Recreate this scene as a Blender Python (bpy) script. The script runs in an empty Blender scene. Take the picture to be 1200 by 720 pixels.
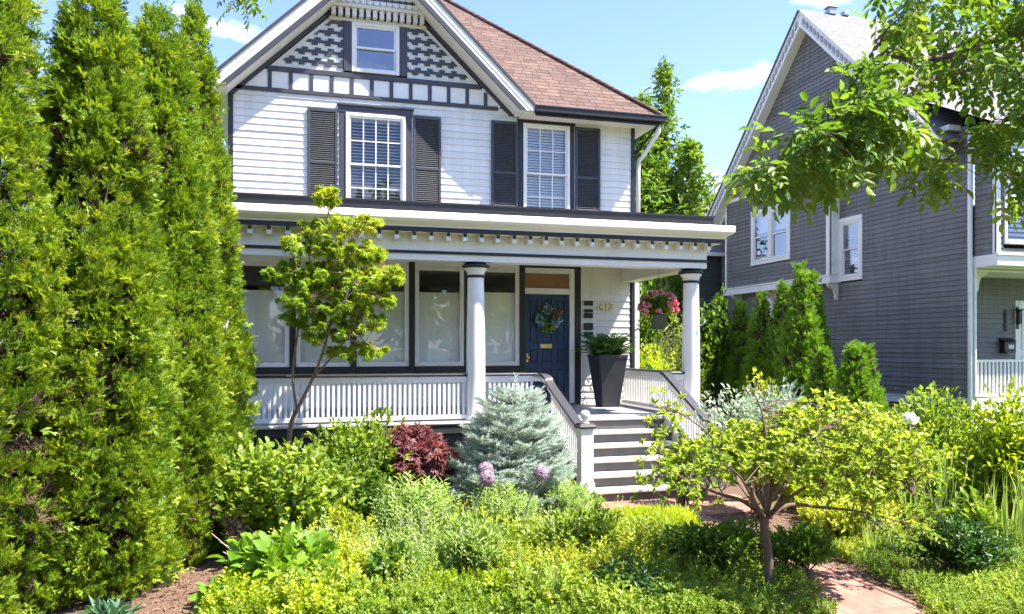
import bpy, math, random
import numpy as np
from mathutils import Vector, Matrix, Quaternion

random.seed(7)
RNG = np.random.default_rng(7)
SC = bpy.context.scene
COL = SC.collection
R = math.radians

# ------------------------------------------------------------------ camera model
TH = R(15.3)
ST, CT = math.sin(TH), math.cos(TH)
EYE = 2.04
FPX, UC, VH = 900.0, 600.0, 408.0

def place(u, t):
    """ground position seen at photo column u at distance t"""
    a = (u - UC) / FPX
    return (t * (ST + a * CT), t * (CT - a * ST))

def zat(v, t):
    return EYE + (VH - v) / FPX * t

def at(u, v, t):
    x, y = place(u, t)
    return Vector((x, y, zat(v, t)))

# ------------------------------------------------------------------ objects
def tag(o, label=None, cat=None, group=None, kind=None):
    if label: o['label'] = label
    if cat: o['category'] = cat
    if group: o['group'] = group
    if kind: o['kind'] = kind
    return o

def empty(name, loc, label=None, cat=None, group=None, rz=0):
    o = bpy.data.objects.new(name, None)
    o.empty_display_size = .1
    COL.objects.link(o)
    o.location = loc
    o.rotation_euler = (0, 0, rz)
    tag(o, label, cat, group)
    return o

def base_of(o):
    v = Vector((0, 0, 0))
    while o is not None:
        v += Vector(o.location)
        o = o.parent
    return v

class MB:
    """collects shapes (world coordinates, through xf) and links them as one mesh object"""
    def __init__(s, xf=None):
        s.v, s.f, s.m = [], [], []
        s.xf = xf
        s.smooth = []
    def add(s, vs, fs, m=0, smooth=False):
        b = len(s.v)
        for p in vs:
            p = Vector(p)
            s.v.append(s.xf @ p if s.xf is not None else p)
        for f in fs:
            s.f.append([b + i for i in f]); s.m.append(m); s.smooth.append(smooth)
    def quad(s, a, b, c, d, m=0):
        s.add([a, b, c, d], [(0, 1, 2, 3)], m)
    def box(s, x0, x1, y0, y1, z0, z1, m=0, bev=0.0):
        if x1 < x0: x0, x1 = x1, x0
        if y1 < y0: y0, y1 = y1, y0
        if z1 < z0: z0, z1 = z1, z0
        if bev <= 0:
            vs = [(x0,y0,z0),(x1,y0,z0),(x1,y1,z0),(x0,y1,z0),(x0,y0,z1),(x1,y0,z1),(x1,y1,z1),(x0,y1,z1)]
            s.add(vs, [(0,3,2,1),(4,5,6,7),(0,1,5,4),(1,2,6,5),(2,3,7,6),(3,0,4,7)], m)
        else:
            b = min(bev, (x1-x0)*.45, (y1-y0)*.45, (z1-z0)*.45)
            X, Y, Z = (x0, x1), (y0, y1), (z0, z1)
            vs, idx = [], {}
            for i in (0,1):
                for j in (0,1):
                    for k in (0,1):
                        sx, sy, sz = (1,-1)[i]*b, (1,-1)[j]*b, (1,-1)[k]*b
                        idx[i,j,k,0] = len(vs); vs.append((X[i], Y[j]+sy, Z[k]+sz))
                        idx[i,j,k,1] = len(vs); vs.append((X[i]+sx, Y[j], Z[k]+sz))
                        idx[i,j,k,2] = len(vs); vs.append((X[i]+sx, Y[j]+sy, Z[k]))
            fs = []
            for i in (0,1): fs.append([idx[i,0,0,0],idx[i,1,0,0],idx[i,1,1,0],idx[i,0,1,0]])
            for j in (0,1): fs.append([idx[0,j,0,1],idx[1,j,0,1],idx[1,j,1,1],idx[0,j,1,1]])
            for k in (0,1): fs.append([idx[0,0,k,2],idx[1,0,k,2],idx[1,1,k,2],idx[0,1,k,2]])
            for i in (0,1):
                for j in (0,1): fs.append([idx[i,j,0,0],idx[i,j,0,1],idx[i,j,1,1],idx[i,j,1,0]])
                for k in (0,1): fs.append([idx[i,0,k,0],idx[i,0,k,2],idx[i,1,k,2],idx[i,1,k,0]])
            for j in (0,1):
                for k in (0,1): fs.append([idx[0,j,k,1],idx[0,j,k,2],idx[1,j,k,2],idx[1,j,k,1]])
            for i in (0,1):
                for j in (0,1):
                    for k in (0,1): fs.append([idx[i,j,k,0],idx[i,j,k,1],idx[i,j,k,2]])
            cx = Vector(((x0+x1)/2,(y0+y1)/2,(z0+z1)/2))
            out = []
            for f in fs:
                p = [Vector(vs[q]) for q in f]
                n = (p[1]-p[0]).cross(p[2]-p[0])
                out.append(f if n.dot(sum(p, Vector())/len(p)-cx) > 0 else f[::-1])
            s.add(vs, out, m)
    def prism(s, poly, axis, a, b, m=0):
        """poly: 2-D outline; axis 'y': (x,z) extruded in y; 'x': (y,z) in x; 'z': (x,y) in z"""
        def P(p, c):
            return {'y': (p[0], c, p[1]), 'x': (c, p[0], p[1]), 'z': (p[0], p[1], c)}[axis]
        n = len(poly)
        vs = [P(p, a) for p in poly] + [P(p, b) for p in poly]
        fs = [list(range(n)), list(range(2*n-1, n-1, -1))]
        for i in range(n):
            j = (i+1) % n
            fs.append((i, n+i, n+j, j))
        s.add(vs, fs, m)
    def tube(s, pts, rad, n=8, m=0, caps=True):
        pts = [Vector(p) for p in pts]
        if not hasattr(rad, '__len__'): rad = [rad]*len(pts)
        vs, fs = [], []
        up = Vector((0.13, 0.31, 0.94)).normalized()
        for i, p in enumerate(pts):
            d = (pts[min(i+1, len(pts)-1)] - pts[max(i-1, 0)]).normalized()
            if abs(d.dot(up)) > .97: up = Vector((1, 0.1, 0)).normalized()
            a = d.cross(up).normalized(); b = a.cross(d).normalized()
            for k in range(n):
                t = 2*math.pi*k/n
                vs.append(p + (a*math.cos(t) + b*math.sin(t))*rad[i])
        for i in range(len(pts)-1):
            for k in range(n):
                l = (k+1) % n
                fs.append((i*n+k, i*n+l, (i+1)*n+l, (i+1)*n+k))
        if caps:
            fs.append(list(range(n))[::-1]); fs.append([(len(pts)-1)*n+k for k in range(n)])
        s.add(vs, fs, m, True)
    def lathe(s, prof, cx, cy, n=24, m=0):
        vs, fs = [], []
        for r, z in prof:
            for k in range(n):
                t = 2*math.pi*k/n
                vs.append((cx + r*math.cos(t), cy + r*math.sin(t), z))
        for i in range(len(prof)-1):
            for k in range(n):
                l = (k+1) % n
                fs.append((i*n+k, i*n+l, (i+1)*n+l, (i+1)*n+k))
        fs.append(list(range(n))[::-1]); fs.append([(len(prof)-1)*n+k for k in range(n)])
        s.add(vs, fs, m, True)
    def sweep(s, prof, path, fn, m=0):
        """strip of quads: fn(path_item, prof_item) -> point"""
        n = len(prof)
        vs = [fn(q, p) for q in path for p in prof]
        fs = []
        for i in range(len(path)-1):
            for k in range(n-1):
                fs.append((i*n+k, (i+1)*n+k, (i+1)*n+k+1, i*n+k+1))
        s.add(vs, fs, m)
    def build(s, name, mats, parent=None, loc=None, label=None, cat=None, group=None, kind=None):
        me = bpy.data.meshes.new(name)
        o = bpy.data.objects.new(name, me)
        COL.objects.link(o)
        if parent is not None:
            o.parent = parent
            org = base_of(parent)
            if loc is not None:
                o.location = Vector(loc) - org
                org = Vector(loc)
        else:
            org = Vector(loc) if loc is not None else Vector((0,0,0))
            o.location = org
        me.from_pydata([tuple(p - org) for p in s.v], [], s.f)
        if not isinstance(mats, (list, tuple)): mats = [mats]
        for mm in mats: me.materials.append(mm)
        me.polygons.foreach_set('material_index', s.m)
        me.polygons.foreach_set('use_smooth', s.smooth)
        me.update()
        tag(o, label, cat, group, kind)
        return o

# ------------------------------------------------------------------ materials
def mat(name):
    m = bpy.data.materials.new(name); m.use_nodes = True
    nt = m.node_tree; nt.nodes.clear()
    out = nt.nodes.new('ShaderNodeOutputMaterial')
    return m, nt, out

def nd(nt, t, **kw):
    n = nt.nodes.new(t)
    for k, v in kw.items():
        if k.startswith('i_'):
            key = k[2:]
            n.inputs[int(key) if key.isdigit() else key.replace('_', ' ')].default_value = v
        else: setattr(n, k, v)
    return n

def c4(c): return (c[0], c[1], c[2], 1.0)

def paint(name, col, rough=.5, var=.06, scale=3.0, bump=.0, bscale=60., spec=.4, metal=0.0, dirt=0.0, boards=0.0):
    m, nt, out = mat(name)
    b = nd(nt, 'ShaderNodeBsdfPrincipled', i_Roughness=rough, i_Metallic=metal)
    b.inputs['Specular IOR Level'].default_value = spec
    tc = nd(nt, 'ShaderNodeNewGeometry')
    nz = nd(nt, 'ShaderNodeTexNoise', i_Scale=scale, i_Detail=6.0, i_Roughness=.65)
    nt.links.new(tc.outputs['Position'], nz.inputs['Vector'])
    mx = nd(nt, 'ShaderNodeMix', data_type='RGBA')
    mx.inputs[6].default_value = c4([max(0, c*(1-var-dirt)) for c in col])
    mx.inputs[7].default_value = c4([min(1, c*(1+var)) for c in col])
    cr = nd(nt, 'ShaderNodeMapRange'); cr.inputs[1].default_value = .3; cr.inputs[2].default_value = .7
    nt.links.new(nz.outputs['Fac'], cr.inputs[0]); nt.links.new(cr.outputs[0], mx.inputs[0])
    if boards:
        # each board weathers a little differently, with faint vertical rain streaks
        ri = nd(nt, 'ShaderNodeMapRange'); ri.inputs[3].default_value = 1-boards; ri.inputs[4].default_value = 1.0
        nt.links.new(tc.outputs['Random Per Island'], ri.inputs[0])
        mpg = nd(nt, 'ShaderNodeMapping'); mpg.inputs['Scale'].default_value = (9, 9, .6)
        n4 = nd(nt, 'ShaderNodeTexNoise', i_Scale=1.0, i_Detail=6.0, i_Roughness=.7)
        nt.links.new(tc.outputs['Position'], mpg.inputs[0]); nt.links.new(mpg.outputs[0], n4.inputs['Vector'])
        r4 = nd(nt, 'ShaderNodeMapRange'); r4.inputs[1].default_value=.35; r4.inputs[2].default_value=.62; r4.inputs[3].default_value=1-boards*1.3; r4.inputs[4].default_value=1.0
        nt.links.new(n4.outputs['Fac'], r4.inputs[0])
        m5 = nd(nt, 'ShaderNodeMath', operation='MULTIPLY'); nt.links.new(ri.outputs[0], m5.inputs[0]); nt.links.new(r4.outputs[0], m5.inputs[1])
        m6 = nd(nt, 'ShaderNodeMix', data_type='RGBA', blend_type='MULTIPLY'); m6.inputs[0].default_value = 1.0
        nt.links.new(mx.outputs[2], m6.inputs[6]); nt.links.new(m5.outputs[0], m6.inputs[7]); nt.links.new(m6.outputs[2], b.inputs['Base Color'])
    else:
        nt.links.new(mx.outputs[2], b.inputs['Base Color'])
    if bump:
        n2 = nd(nt, 'ShaderNodeTexNoise', i_Scale=bscale, i_Detail=4.0)
        nt.links.new(tc.outputs['Position'], n2.inputs['Vector'])
        bp = nd(nt, 'ShaderNodeBump', i_Strength=bump, i_Distance=.01)
        nt.links.new(n2.outputs['Fac'], bp.inputs['Height']); nt.links.new(bp.outputs[0], b.inputs['Normal'])
    nt.links.new(b.outputs[0], out.inputs['Surface'])
    return m

def foliage(name, dark, mid, light, trans=.42, tcol=None, rough=.45, spec=.35):
    """leaf: colour by the per-face 'tint' attribute, reflecting and letting light through"""
    m, nt, out = mat(name)
    at_ = nd(nt, 'ShaderNodeAttribute', attribute_name='tint')
    cr = nd(nt, 'ShaderNodeValToRGB')
    e = cr.color_ramp.elements
    e[0].position = 0.0; e[0].color = c4(dark); e[1].position = 1.0; e[1].color = c4(light)
    x = e.new(.5); x.color = c4(mid)
    nt.links.new(at_.outputs['Fac'], cr.inputs[0])
    b = nd(nt, 'ShaderNodeBsdfPrincipled', i_Roughness=rough)
    b.inputs['Specular IOR Level'].default_value = spec
    nt.links.new(cr.outputs[0], b.inputs['Base Color'])
    tr = nd(nt, 'ShaderNodeBsdfTranslucent')
    mul = nd(nt, 'ShaderNodeMix', data_type='RGBA', blend_type='MULTIPLY'); mul.inputs[0].default_value = 1.0
    mul.inputs[7].default_value = c4(tcol or (1.22, 1.24, .62))
    nt.links.new(cr.outputs[0], mul.inputs[6]); nt.links.new(mul.outputs[2], tr.inputs[0])
    mx = nd(nt, 'ShaderNodeMixShader', i_0=trans)
    nt.links.new(b.outputs[0], mx.inputs[1]); nt.links.new(tr.outputs[0], mx.inputs[2])
    nt.links.new(mx.outputs[0], out.inputs['Surface'])
    return m

def shingle(name, axis, c1, c2, mortar, rowh, width):
    m, nt, out = mat(name)
    g = nd(nt, 'ShaderNodeNewGeometry'); sp = nd(nt, 'ShaderNodeSeparateXYZ'); cb = nd(nt, 'ShaderNodeCombineXYZ')
    nt.links.new(g.outputs['Position'], sp.inputs[0])
    nt.links.new(sp.outputs[axis], cb.inputs['X']); nt.links.new(sp.outputs['Z'], cb.inputs['Y'])
    br = nd(nt, 'ShaderNodeTexBrick', i_Scale=1.0, offset=.37, offset_frequency=2, squash=1.35, squash_frequency=3)
    br.inputs['Color1'].default_value = c4(c1); br.inputs['Color2'].default_value = c4(c2); br.inputs['Mortar'].default_value = c4(mortar)
    br.inputs['Mortar Size'].default_value = rowh*.09; br.inputs['Mortar Smooth'].default_value = .3
    br.inputs['Brick Width'].default_value = width; br.inputs['Row Height'].default_value = rowh; br.inputs['Bias'].default_value = 0
    nt.links.new(cb.outputs[0], br.inputs['Vector'])
    nz = nd(nt, 'ShaderNodeTexNoise', i_Scale=4.0, i_Detail=8.0, i_Roughness=.8)
    nt.links.new(g.outputs['Position'], nz.inputs['Vector'])
    n3 = nd(nt, 'ShaderNodeTexNoise', i_Scale=160.0, i_Detail=2.0)
    nt.links.new(g.outputs['Position'], n3.inputs['Vector'])
    mp = nd(nt, 'ShaderNodeMapRange'); mp.inputs[1].default_value=.3; mp.inputs[2].default_value=.7; mp.inputs[3].default_value=.72; mp.inputs[4].default_value=1.25
    nt.links.new(nz.outputs['Fac'], mp.inputs[0])
    mul = nd(nt, 'ShaderNodeMix', data_type='RGBA', blend_type='MULTIPLY'); mul.inputs[0].default_value = 1.0
    nt.links.new(br.outputs['Color'], mul.inputs[6]); nt.links.new(mp.outputs[0], mul.inputs[7])
    b = nd(nt, 'ShaderNodeBsdfPrincipled', i_Roughness=.9)
    b.inputs['Specular IOR Level'].default_value = .2
    nt.links.new(mul.outputs[2], b.inputs['Base Color'])
    # each course thickens towards its lower edge
    ma = nd(nt, 'ShaderNodeMath', operation='DIVIDE'); ma.inputs[1].default_value = rowh
    fr = nd(nt, 'ShaderNodeMath', operation='FRACT'); nt.links.new(sp.outputs['Z'], ma.inputs[0]); nt.links.new(ma.outputs[0], fr.inputs[0])
    ad = nd(nt, 'ShaderNodeMath', operation='MULTIPLY_ADD'); ad.inputs[1].default_value = -1.0; nt.links.new(fr.outputs[0], ad.inputs[0])
    m2 = nd(nt, 'ShaderNodeMath', operation='MULTIPLY'); m2.inputs[1].default_value = .25; nt.links.new(n3.outputs['Fac'], m2.inputs[0]); nt.links.new(m2.outputs[0], ad.inputs[2])
    bp = nd(nt, 'ShaderNodeBump', i_Strength=.7, i_Distance=.012)
    nt.links.new(ad.outputs[0], bp.inputs['Height']); nt.links.new(bp.outputs[0], b.inputs['Normal'])
    nt.links.new(b.outputs[0], out.inputs['Surface'])
    return m

def bricks(name, c1, c2, mortar, w, h, ax='X', ay='Z', msize=.012):
    m, nt, out = mat(name)
    g = nd(nt, 'ShaderNodeNewGeometry'); sp = nd(nt, 'ShaderNodeSeparateXYZ'); cb = nd(nt, 'ShaderNodeCombineXYZ')
    nt.links.new(g.outputs['Position'], sp.inputs[0])
    nt.links.new(sp.outputs[ax], cb.inputs['X']); nt.links.new(sp.outputs[ay], cb.inputs['Y'])
    br = nd(nt, 'ShaderNodeTexBrick', i_Scale=1.0)
    br.inputs['Color1'].default_value = c4(c1); br.inputs['Color2'].default_value = c4(c2); br.inputs['Mortar'].default_value = c4(mortar)
    br.inputs['Mortar Size'].default_value = msize; br.inputs['Mortar Smooth'].default_value = .2
    br.inputs['Brick Width'].default_value = w; br.inputs['Row Height'].default_value = h
    nt.links.new(cb.outputs[0], br.inputs['Vector'])
    nz = nd(nt, 'ShaderNodeTexNoise', i_Scale=9.0, i_Detail=8.0, i_Roughness=.75)
    nt.links.new(g.outputs['Position'], nz.inputs['Vector'])
    mp = nd(nt, 'ShaderNodeMapRange'); mp.inputs[1].default_value=.3; mp.inputs[2].default_value=.7; mp.inputs[3].default_value=.7; mp.inputs[4].default_value=1.25
    nt.links.new(nz.outputs['Fac'], mp.inputs[0])
    mul = nd(nt, 'ShaderNodeMix', data_type='RGBA', blend_type='MULTIPLY'); mul.inputs[0].default_value = 1.0
    nt.links.new(br.outputs['Color'], mul.inputs[6]); nt.links.new(mp.outputs[0], mul.inputs[7])
    b = nd(nt, 'ShaderNodeBsdfPrincipled', i_Roughness=.85)
    nt.links.new(mul.outputs[2], b.inputs['Base Color'])
    bp = nd(nt, 'ShaderNodeBump', i_Strength=.6, i_Distance=.01, invert=True)
    nt.links.new(br.outputs['Fac'], bp.inputs['Height']); nt.links.new(bp.outputs[0], b.inputs['Normal'])
    nt.links.new(b.outputs[0], out.inputs['Surface'])
    return m

def glass_mat(name, tint=(.99,.99,.99), refl=.025):
    m, nt, out = mat(name)
    fr = nd(nt, 'ShaderNodeFresnel', i_IOR=1.45)
    ad = nd(nt, 'ShaderNodeMath', operation='ADD', use_clamp=True); ad.inputs[1].default_value = refl
    nt.links.new(fr.outputs[0], ad.inputs[0])
    nz = nd(nt, 'ShaderNodeTexNoise', i_Scale=1.7, i_Detail=1.0); g = nd(nt, 'ShaderNodeNewGeometry')
    nt.links.new(g.outputs['Position'], nz.inputs['Vector'])
    bp = nd(nt, 'ShaderNodeBump', i_Strength=.12, i_Distance=.02); nt.links.new(nz.outputs['Fac'], bp.inputs['Height'])
    gl = nd(nt, 'ShaderNodeBsdfGlossy', i_Roughness=.01); gl.inputs[0].default_value = (1,1,1,1)
    nt.links.new(bp.outputs[0], gl.inputs['Normal'])
    tr = nd(nt, 'ShaderNodeBsdfTransparent'); tr.inputs[0].default_value = c4(tint)
    mx = nd(nt, 'ShaderNodeMixShader')
    nt.links.new(ad.outputs[0], mx.inputs[0]); nt.links.new(tr.outputs[0], mx.inputs[1]); nt.links.new(gl.outputs[0], mx.inputs[2])
    nt.links.new(mx.outputs[0], out.inputs['Surface'])
    return m

M = {}
M['white'] = paint('white_paint', (.73,.70,.645), .45, .03, 2.0, dirt=.07)
M['siding'] = paint('white_siding', (.73,.70,.64), .5, .02, 1.3, bump=.04, bscale=40, dirt=.06, boards=.10)
M['cream'] = paint('cream_paint', (.60,.54,.44), .5, .04, 2.0)
M['soffit'] = paint('soffit_paint', (.66,.62,.56), .6, .03)
M['trim'] = paint('charcoal_trim', (.047,.045,.052), .45, .12, 5., dirt=.05)
M['black'] = paint('black_paint', (.016,.015,.016), .4, .15, 6.)
M['shutter'] = paint('shutter_paint', (.060,.058,.062), .55, .15, 8., bump=.05)
M['navy'] = paint('navy_door', (.010,.030,.090), .32, .1, 4., spec=.5)
M['deck'] = paint('grey_deck_paint', (.30,.31,.32), .5, .1, 6., bump=.08)
M['riser'] = paint('grey_riser', (.105,.10,.10), .55, .18, 7., bump=.06)
M['tread'] = paint('tread_board', (.46,.43,.39), .6, .1, 9., bump=.08)
M['brass'] = paint('brass', (.75,.55,.22), .3, .1, metal=1.0)
M['planter'] = paint('planter_grey', (.032,.031,.035), .45, .15, 5.)
M['skirt'] = paint('porch_skirt', (.022,.026,.020), .7, .2, 5.)
M['grey_sid'] = paint('grey_siding', (.185,.172,.155), .55, .06, 1.2, bump=.05, dirt=.08, boards=.20)
M['olive'] = paint('rear_wall', (.055,.062,.052), .6, .1)
M['glass'] = glass_mat('window_glass')
M['glass_dark'] = glass_mat('window_glass_grey', (.7,.73,.75), .16)
M['blind'] = paint('blind_slat', (.82,.82,.80), .5, .02)
M['amber'] = paint('transom_lit_panel', (.42,.20,.075), .6, .12, 3.)  # warm lit tone of the transom, put into the colour
M['roofx'] = shingle('brown_shingle_front', 'X', (.155,.096,.077), (.10,.062,.050), (.045,.031,.027), .096, .26)
M['roofy'] = shingle('brown_shingle_side', 'Y', (.155,.096,.077), (.10,.062,.050), (.045,.031,.027), .096, .26)
M['groofx'] = shingle('grey_shingle_front', 'X', (.22,.215,.212), (.16,.157,.157), (.08,.08,.08), .10, .3)
M['groofy'] = shingle('grey_shingle_side', 'Y', (.22,.215,.212), (.16,.157,.157), (.08,.08,.08), .10, .3)
M['brickwall'] = bricks('brick_foundation', (.30,.15,.10), (.22,.11,.08), (.32,.28,.24), .21, .07, 'Y', 'Z')
M['pave'] = bricks('brick_path', (.36,.175,.125), (.26,.115,.085), (.17,.12,.09), .21, .105, 'Y', 'X', .006)
M['bark'] = paint('bark_brown', (.11,.075,.05), .9, .3, 18., bump=.5, bscale=50)
M['bark_red'] = paint('bark_reddish', (.22,.13,.085), .8, .25, 16., bump=.3, bscale=60)
M['bark_grey'] = paint('bark_grey', (.16,.12,.085), .9, .3, 16., bump=.4, bscale=50)
M['twig'] = paint('dry_twig', (.42,.34,.26), .8, .2, 10.)
M['dead'] = paint('dead_foliage', (.078,.048,.027), .95, .35, 25.)
M['metal'] = paint('grey_metal', (.35,.36,.37), .4, .1, metal=.6)
# shade fabric: pale diffuse cloth with fine pleats as bump
def shade_mat():
    m, nt, out = mat('cellular_shade')
    d = nd(nt, 'ShaderNodeBsdfDiffuse'); d.inputs[0].default_value = (.90,.90,.88,1)
    g = nd(nt, 'ShaderNodeNewGeometry'); sp = nd(nt, 'ShaderNodeSeparateXYZ'); nt.links.new(g.outputs['Position'], sp.inputs[0])
    wv = nd(nt, 'ShaderNodeMath', operation='MULTIPLY'); wv.inputs[1].default_value = 330.; nt.links.new(sp.outputs['Z'], wv.inputs[0])
    sn = nd(nt, 'ShaderNodeMath', operation='SINE'); nt.links.new(wv.outputs[0], sn.inputs[0])
    bp = nd(nt, 'ShaderNodeBump', i_Strength=.25, i_Distance=.004); nt.links.new(sn.outputs[0], bp.inputs['Height']); nt.links.new(bp.outputs[0], d.inputs['Normal'])
    nt.links.new(d.outputs[0], out.inputs['Surface'])
    return m
M['shade'] = shade_mat()
# ------------------------------------------------------------------ foliage
def norm(a):
    return a / np.maximum(np.linalg.norm(a, axis=-1, keepdims=True), 1e-9)

def T_(verts, faces): return (np.array(verts, float), faces)
# templates: x along, y across (full width 1), z up
DIAMOND = T_([(0,0,0),(.45,-.5,.10),(1,0,-.10),(.45,.5,.10)], [(0,1,2,3)])
OVATE = T_([(0,0,0),(.25,-.40,.07),(.62,-.42,.09),(1,0,-.16),(.62,.42,.09),(.25,.40,.07)], [(0,1,2,3),(0,3,4,5)])
BROAD = T_([(0,0,0),(.18,-.42,.06),(.5,-.5,.12),(.82,-.28,.03),(1,0,-.14),(.82,.28,.03),(.5,.5,.12),(.18,.42,.06),(.5,0,.02)],
           [(0,1,2,8),(8,2,3,4),(8,4,5,6),(0,8,6,7)])
LANCE = T_([(0,0,0),(.3,-.5,.06),(.7,-.36,.02),(1,0,-.10),(.7,.36,.02),(.3,.5,.06)], [(0,1,2,3),(0,3,4,5)])
BLADE = T_([(0,-.4,0),(0,.4,0),(.35,.5,.02),(.35,-.5,.02),(.7,.34,-.06),(.7,-.34,-.06),(1,0,-.24)], [(0,1,2,3),(3,2,4,5),(5,4,6)])

def multi(parts):
    """a template of several copies of small templates: (template, matrix4)"""
    V, F, n = [], [], 0
    for (v, f), mt in parts:
        w = np.array([list(mt @ Vector(p)) for p in v])
        V.append(w); F += [tuple(n+i for i in q) for q in f]; n += len(v)
    return (np.concatenate(V), F)

def trs(loc, ax, up, sl, sw):
    a = Vector(ax).normalized(); c = Vector(up).cross(a).normalized(); n = a.cross(c).normalized()
    m = Matrix(((a.x*sl, c.x*sw, n.x*sl, loc[0]),(a.y*sl, c.y*sw, n.y*sl, loc[1]),(a.z*sl, c.z*sw, n.z*sl, loc[2]),(0,0,0,1)))
    return m

def make_pinnate(n=5, lf=OVATE, ll=.34, lw=.16, droop=.25):
    ps = []
    for k in range(n):
        s = .16 + .74*k/(n-1)
        z = -droop*s*s
        for sg in (-1, 1):
            ps.append((lf, trs((s, sg*.015, z), (.55, sg*.85, -.22), (0,0,1), ll*(1-.25*abs(s-.5)), lw)))
    ps.append((lf, trs((.92, 0, -droop*.85), (1, 0, -.5), (0,0,1), ll*.95, lw)))
    ps.append((T_([(0,-.5,0),(0,.5,0),(1,0,0)], [(0,1,2)]), trs((0,0,0), (1,0,-droop), (0,0,1), .95, .02)))
    return multi(ps)
def make_loose_pinnate(seed):
    rn = random.Random(seed); ps = []; n = rn.choice((3, 4, 4)); dr = rn.uniform(.15, .55)
    for k in range(n):
        s = .22 + .68*k/n + rn.uniform(-.03,.03); z = -dr*s*s
        for sg in (-1, 1):
            if rn.random() < .07: continue
            ps.append((OVATE, trs((s+rn.uniform(-.03,.03), sg*.015, z), (rn.uniform(.35,.75), sg*rn.uniform(.6,.95), rn.uniform(-.55,.1)), (rn.uniform(-.3,.3),rn.uniform(-.35,.35),1), .40*rn.uniform(.75,1.1), .20*rn.uniform(.8,1.15))))
    ps.append((OVATE, trs((.9, 0, -dr*.82), (1, rn.uniform(-.3,.3), -.6), (0,.2,1), .42, .21)))
    ps.append((T_([(0,-.5,0),(0,.5,0),(1,0,0)], [(0,1,2)]), trs((0,0,0), (1,0,-dr*.9), (0,0,1), .95, .018)))
    return multi(ps)
PINNATES = [make_loose_pinnate(k) for k in (1,2,3,4)]
PINNATE = make_pinnate()
PINNATE_FINE = make_pinnate(6, LANCE, .27, .085, .15)

def make_palmate():
    ps = []
    for an, l in ((0,1),(38,.92),(-38,.92),(78,.7),(-78,.7)):
        ps.append((DIAMOND, trs((0,0,0), (math.cos(R(an)), math.sin(R(an)), -.12), (0,0,1), l, .26)))
    return multi(ps)
PALMATE = make_palmate()

def make_spray(seed=1):
    """small lacy fan of scale-leaf branchlets"""
    rn = random.Random(seed); ps = []
    strip = T_([(0,-.5,0),(.6,-.55,.03),(1,0,-.04),(.6,.55,.03)], [(0,1,2,3)])
    ps.append((strip, trs((0,0,0), (1,0,.1), (0,0,1), 1.0, .10)))
    for k in range(4):
        s = .12 + .2*k
        for sg in (-1, 1):
            an = R(40 - 4*k + rn.uniform(-8, 8)); l = (.60 - .09*k)*rn.uniform(.85, 1.15)
            d = (math.cos(an), sg*math.sin(an), rn.uniform(-.25, .35))
            ps.append((strip, trs((s, 0, .1*s), d, (0,rn.uniform(-.5,.5),1), l, .10)))
            if k < 2:
                q = (s + d[0]*l*.5, d[1]*l*.5, .1*s + d[2]*l*.5)
                an2 = an + R(38); d2 = (math.cos(an2), sg*math.sin(an2), rn.uniform(-.2, .3))
                ps.append((strip, trs(q, d2, (0,0,1), l*.5, .085)))
    return multi(ps)
SPRAY = make_spray()

def make_needles(n=22, l=.30, w=.05):
    ps = []
    tri = T_([(0,-.5,0),(0,.5,0),(1,0,0)], [(0,1,2)])
    rn = random.Random(5)
    for k in range(n):
        s = k/(n-1)*.92
        an = 2.4*k
        d = (.55+.4*s, math.cos(an), math.sin(an)*.8+.25)
        ps.append((tri, trs((s,0,0), d, (d[1], -d[0]+.3, .2), l*rn.uniform(.8,1.1), w)))
    ps.append((tri, trs((0,0,0), (1,0,0), (0,0,1), 1.0, .09)))
    return multi(ps)
NEEDLE = make_needles()

def make_plume(n=9, l=.22, w=.05, tm=LANCE):
    """upright stem with small leaves all round"""
    ps = []
    for k in range(n):
        s = .12 + .88*k/n
        an = 2.4*k
        ll = l*(1.15 - .5*s)
        ps.append((tm, trs((s, 0, 0), (.75, math.cos(an)*.8, math.sin(an)*.8), (1, .1, 0), ll, w)))
    ps.append((T_([(0,-.5,0),(0,.5,0),(1,0,0)], [(0,1,2)]), trs((0,0,0), (1,0,0), (0,0,1), 1.0, .018)))
    return multi(ps)
PLUME = make_plume()
PLUME_WIDE = make_plume(8, .36, .15, OVATE)

def make_frond():
    ps = []
    for k in range(11):
        s = .1 + .8*k/10; z = .12*s - .55*s*s*s
        for sg in (-1,1):
            ps.append((LANCE, trs((s, 0, z), (.35, sg, -.25), (0,0,1), .26*(1.05-.85*s), .055)))
    return multi(ps)
FROND = make_frond()

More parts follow.
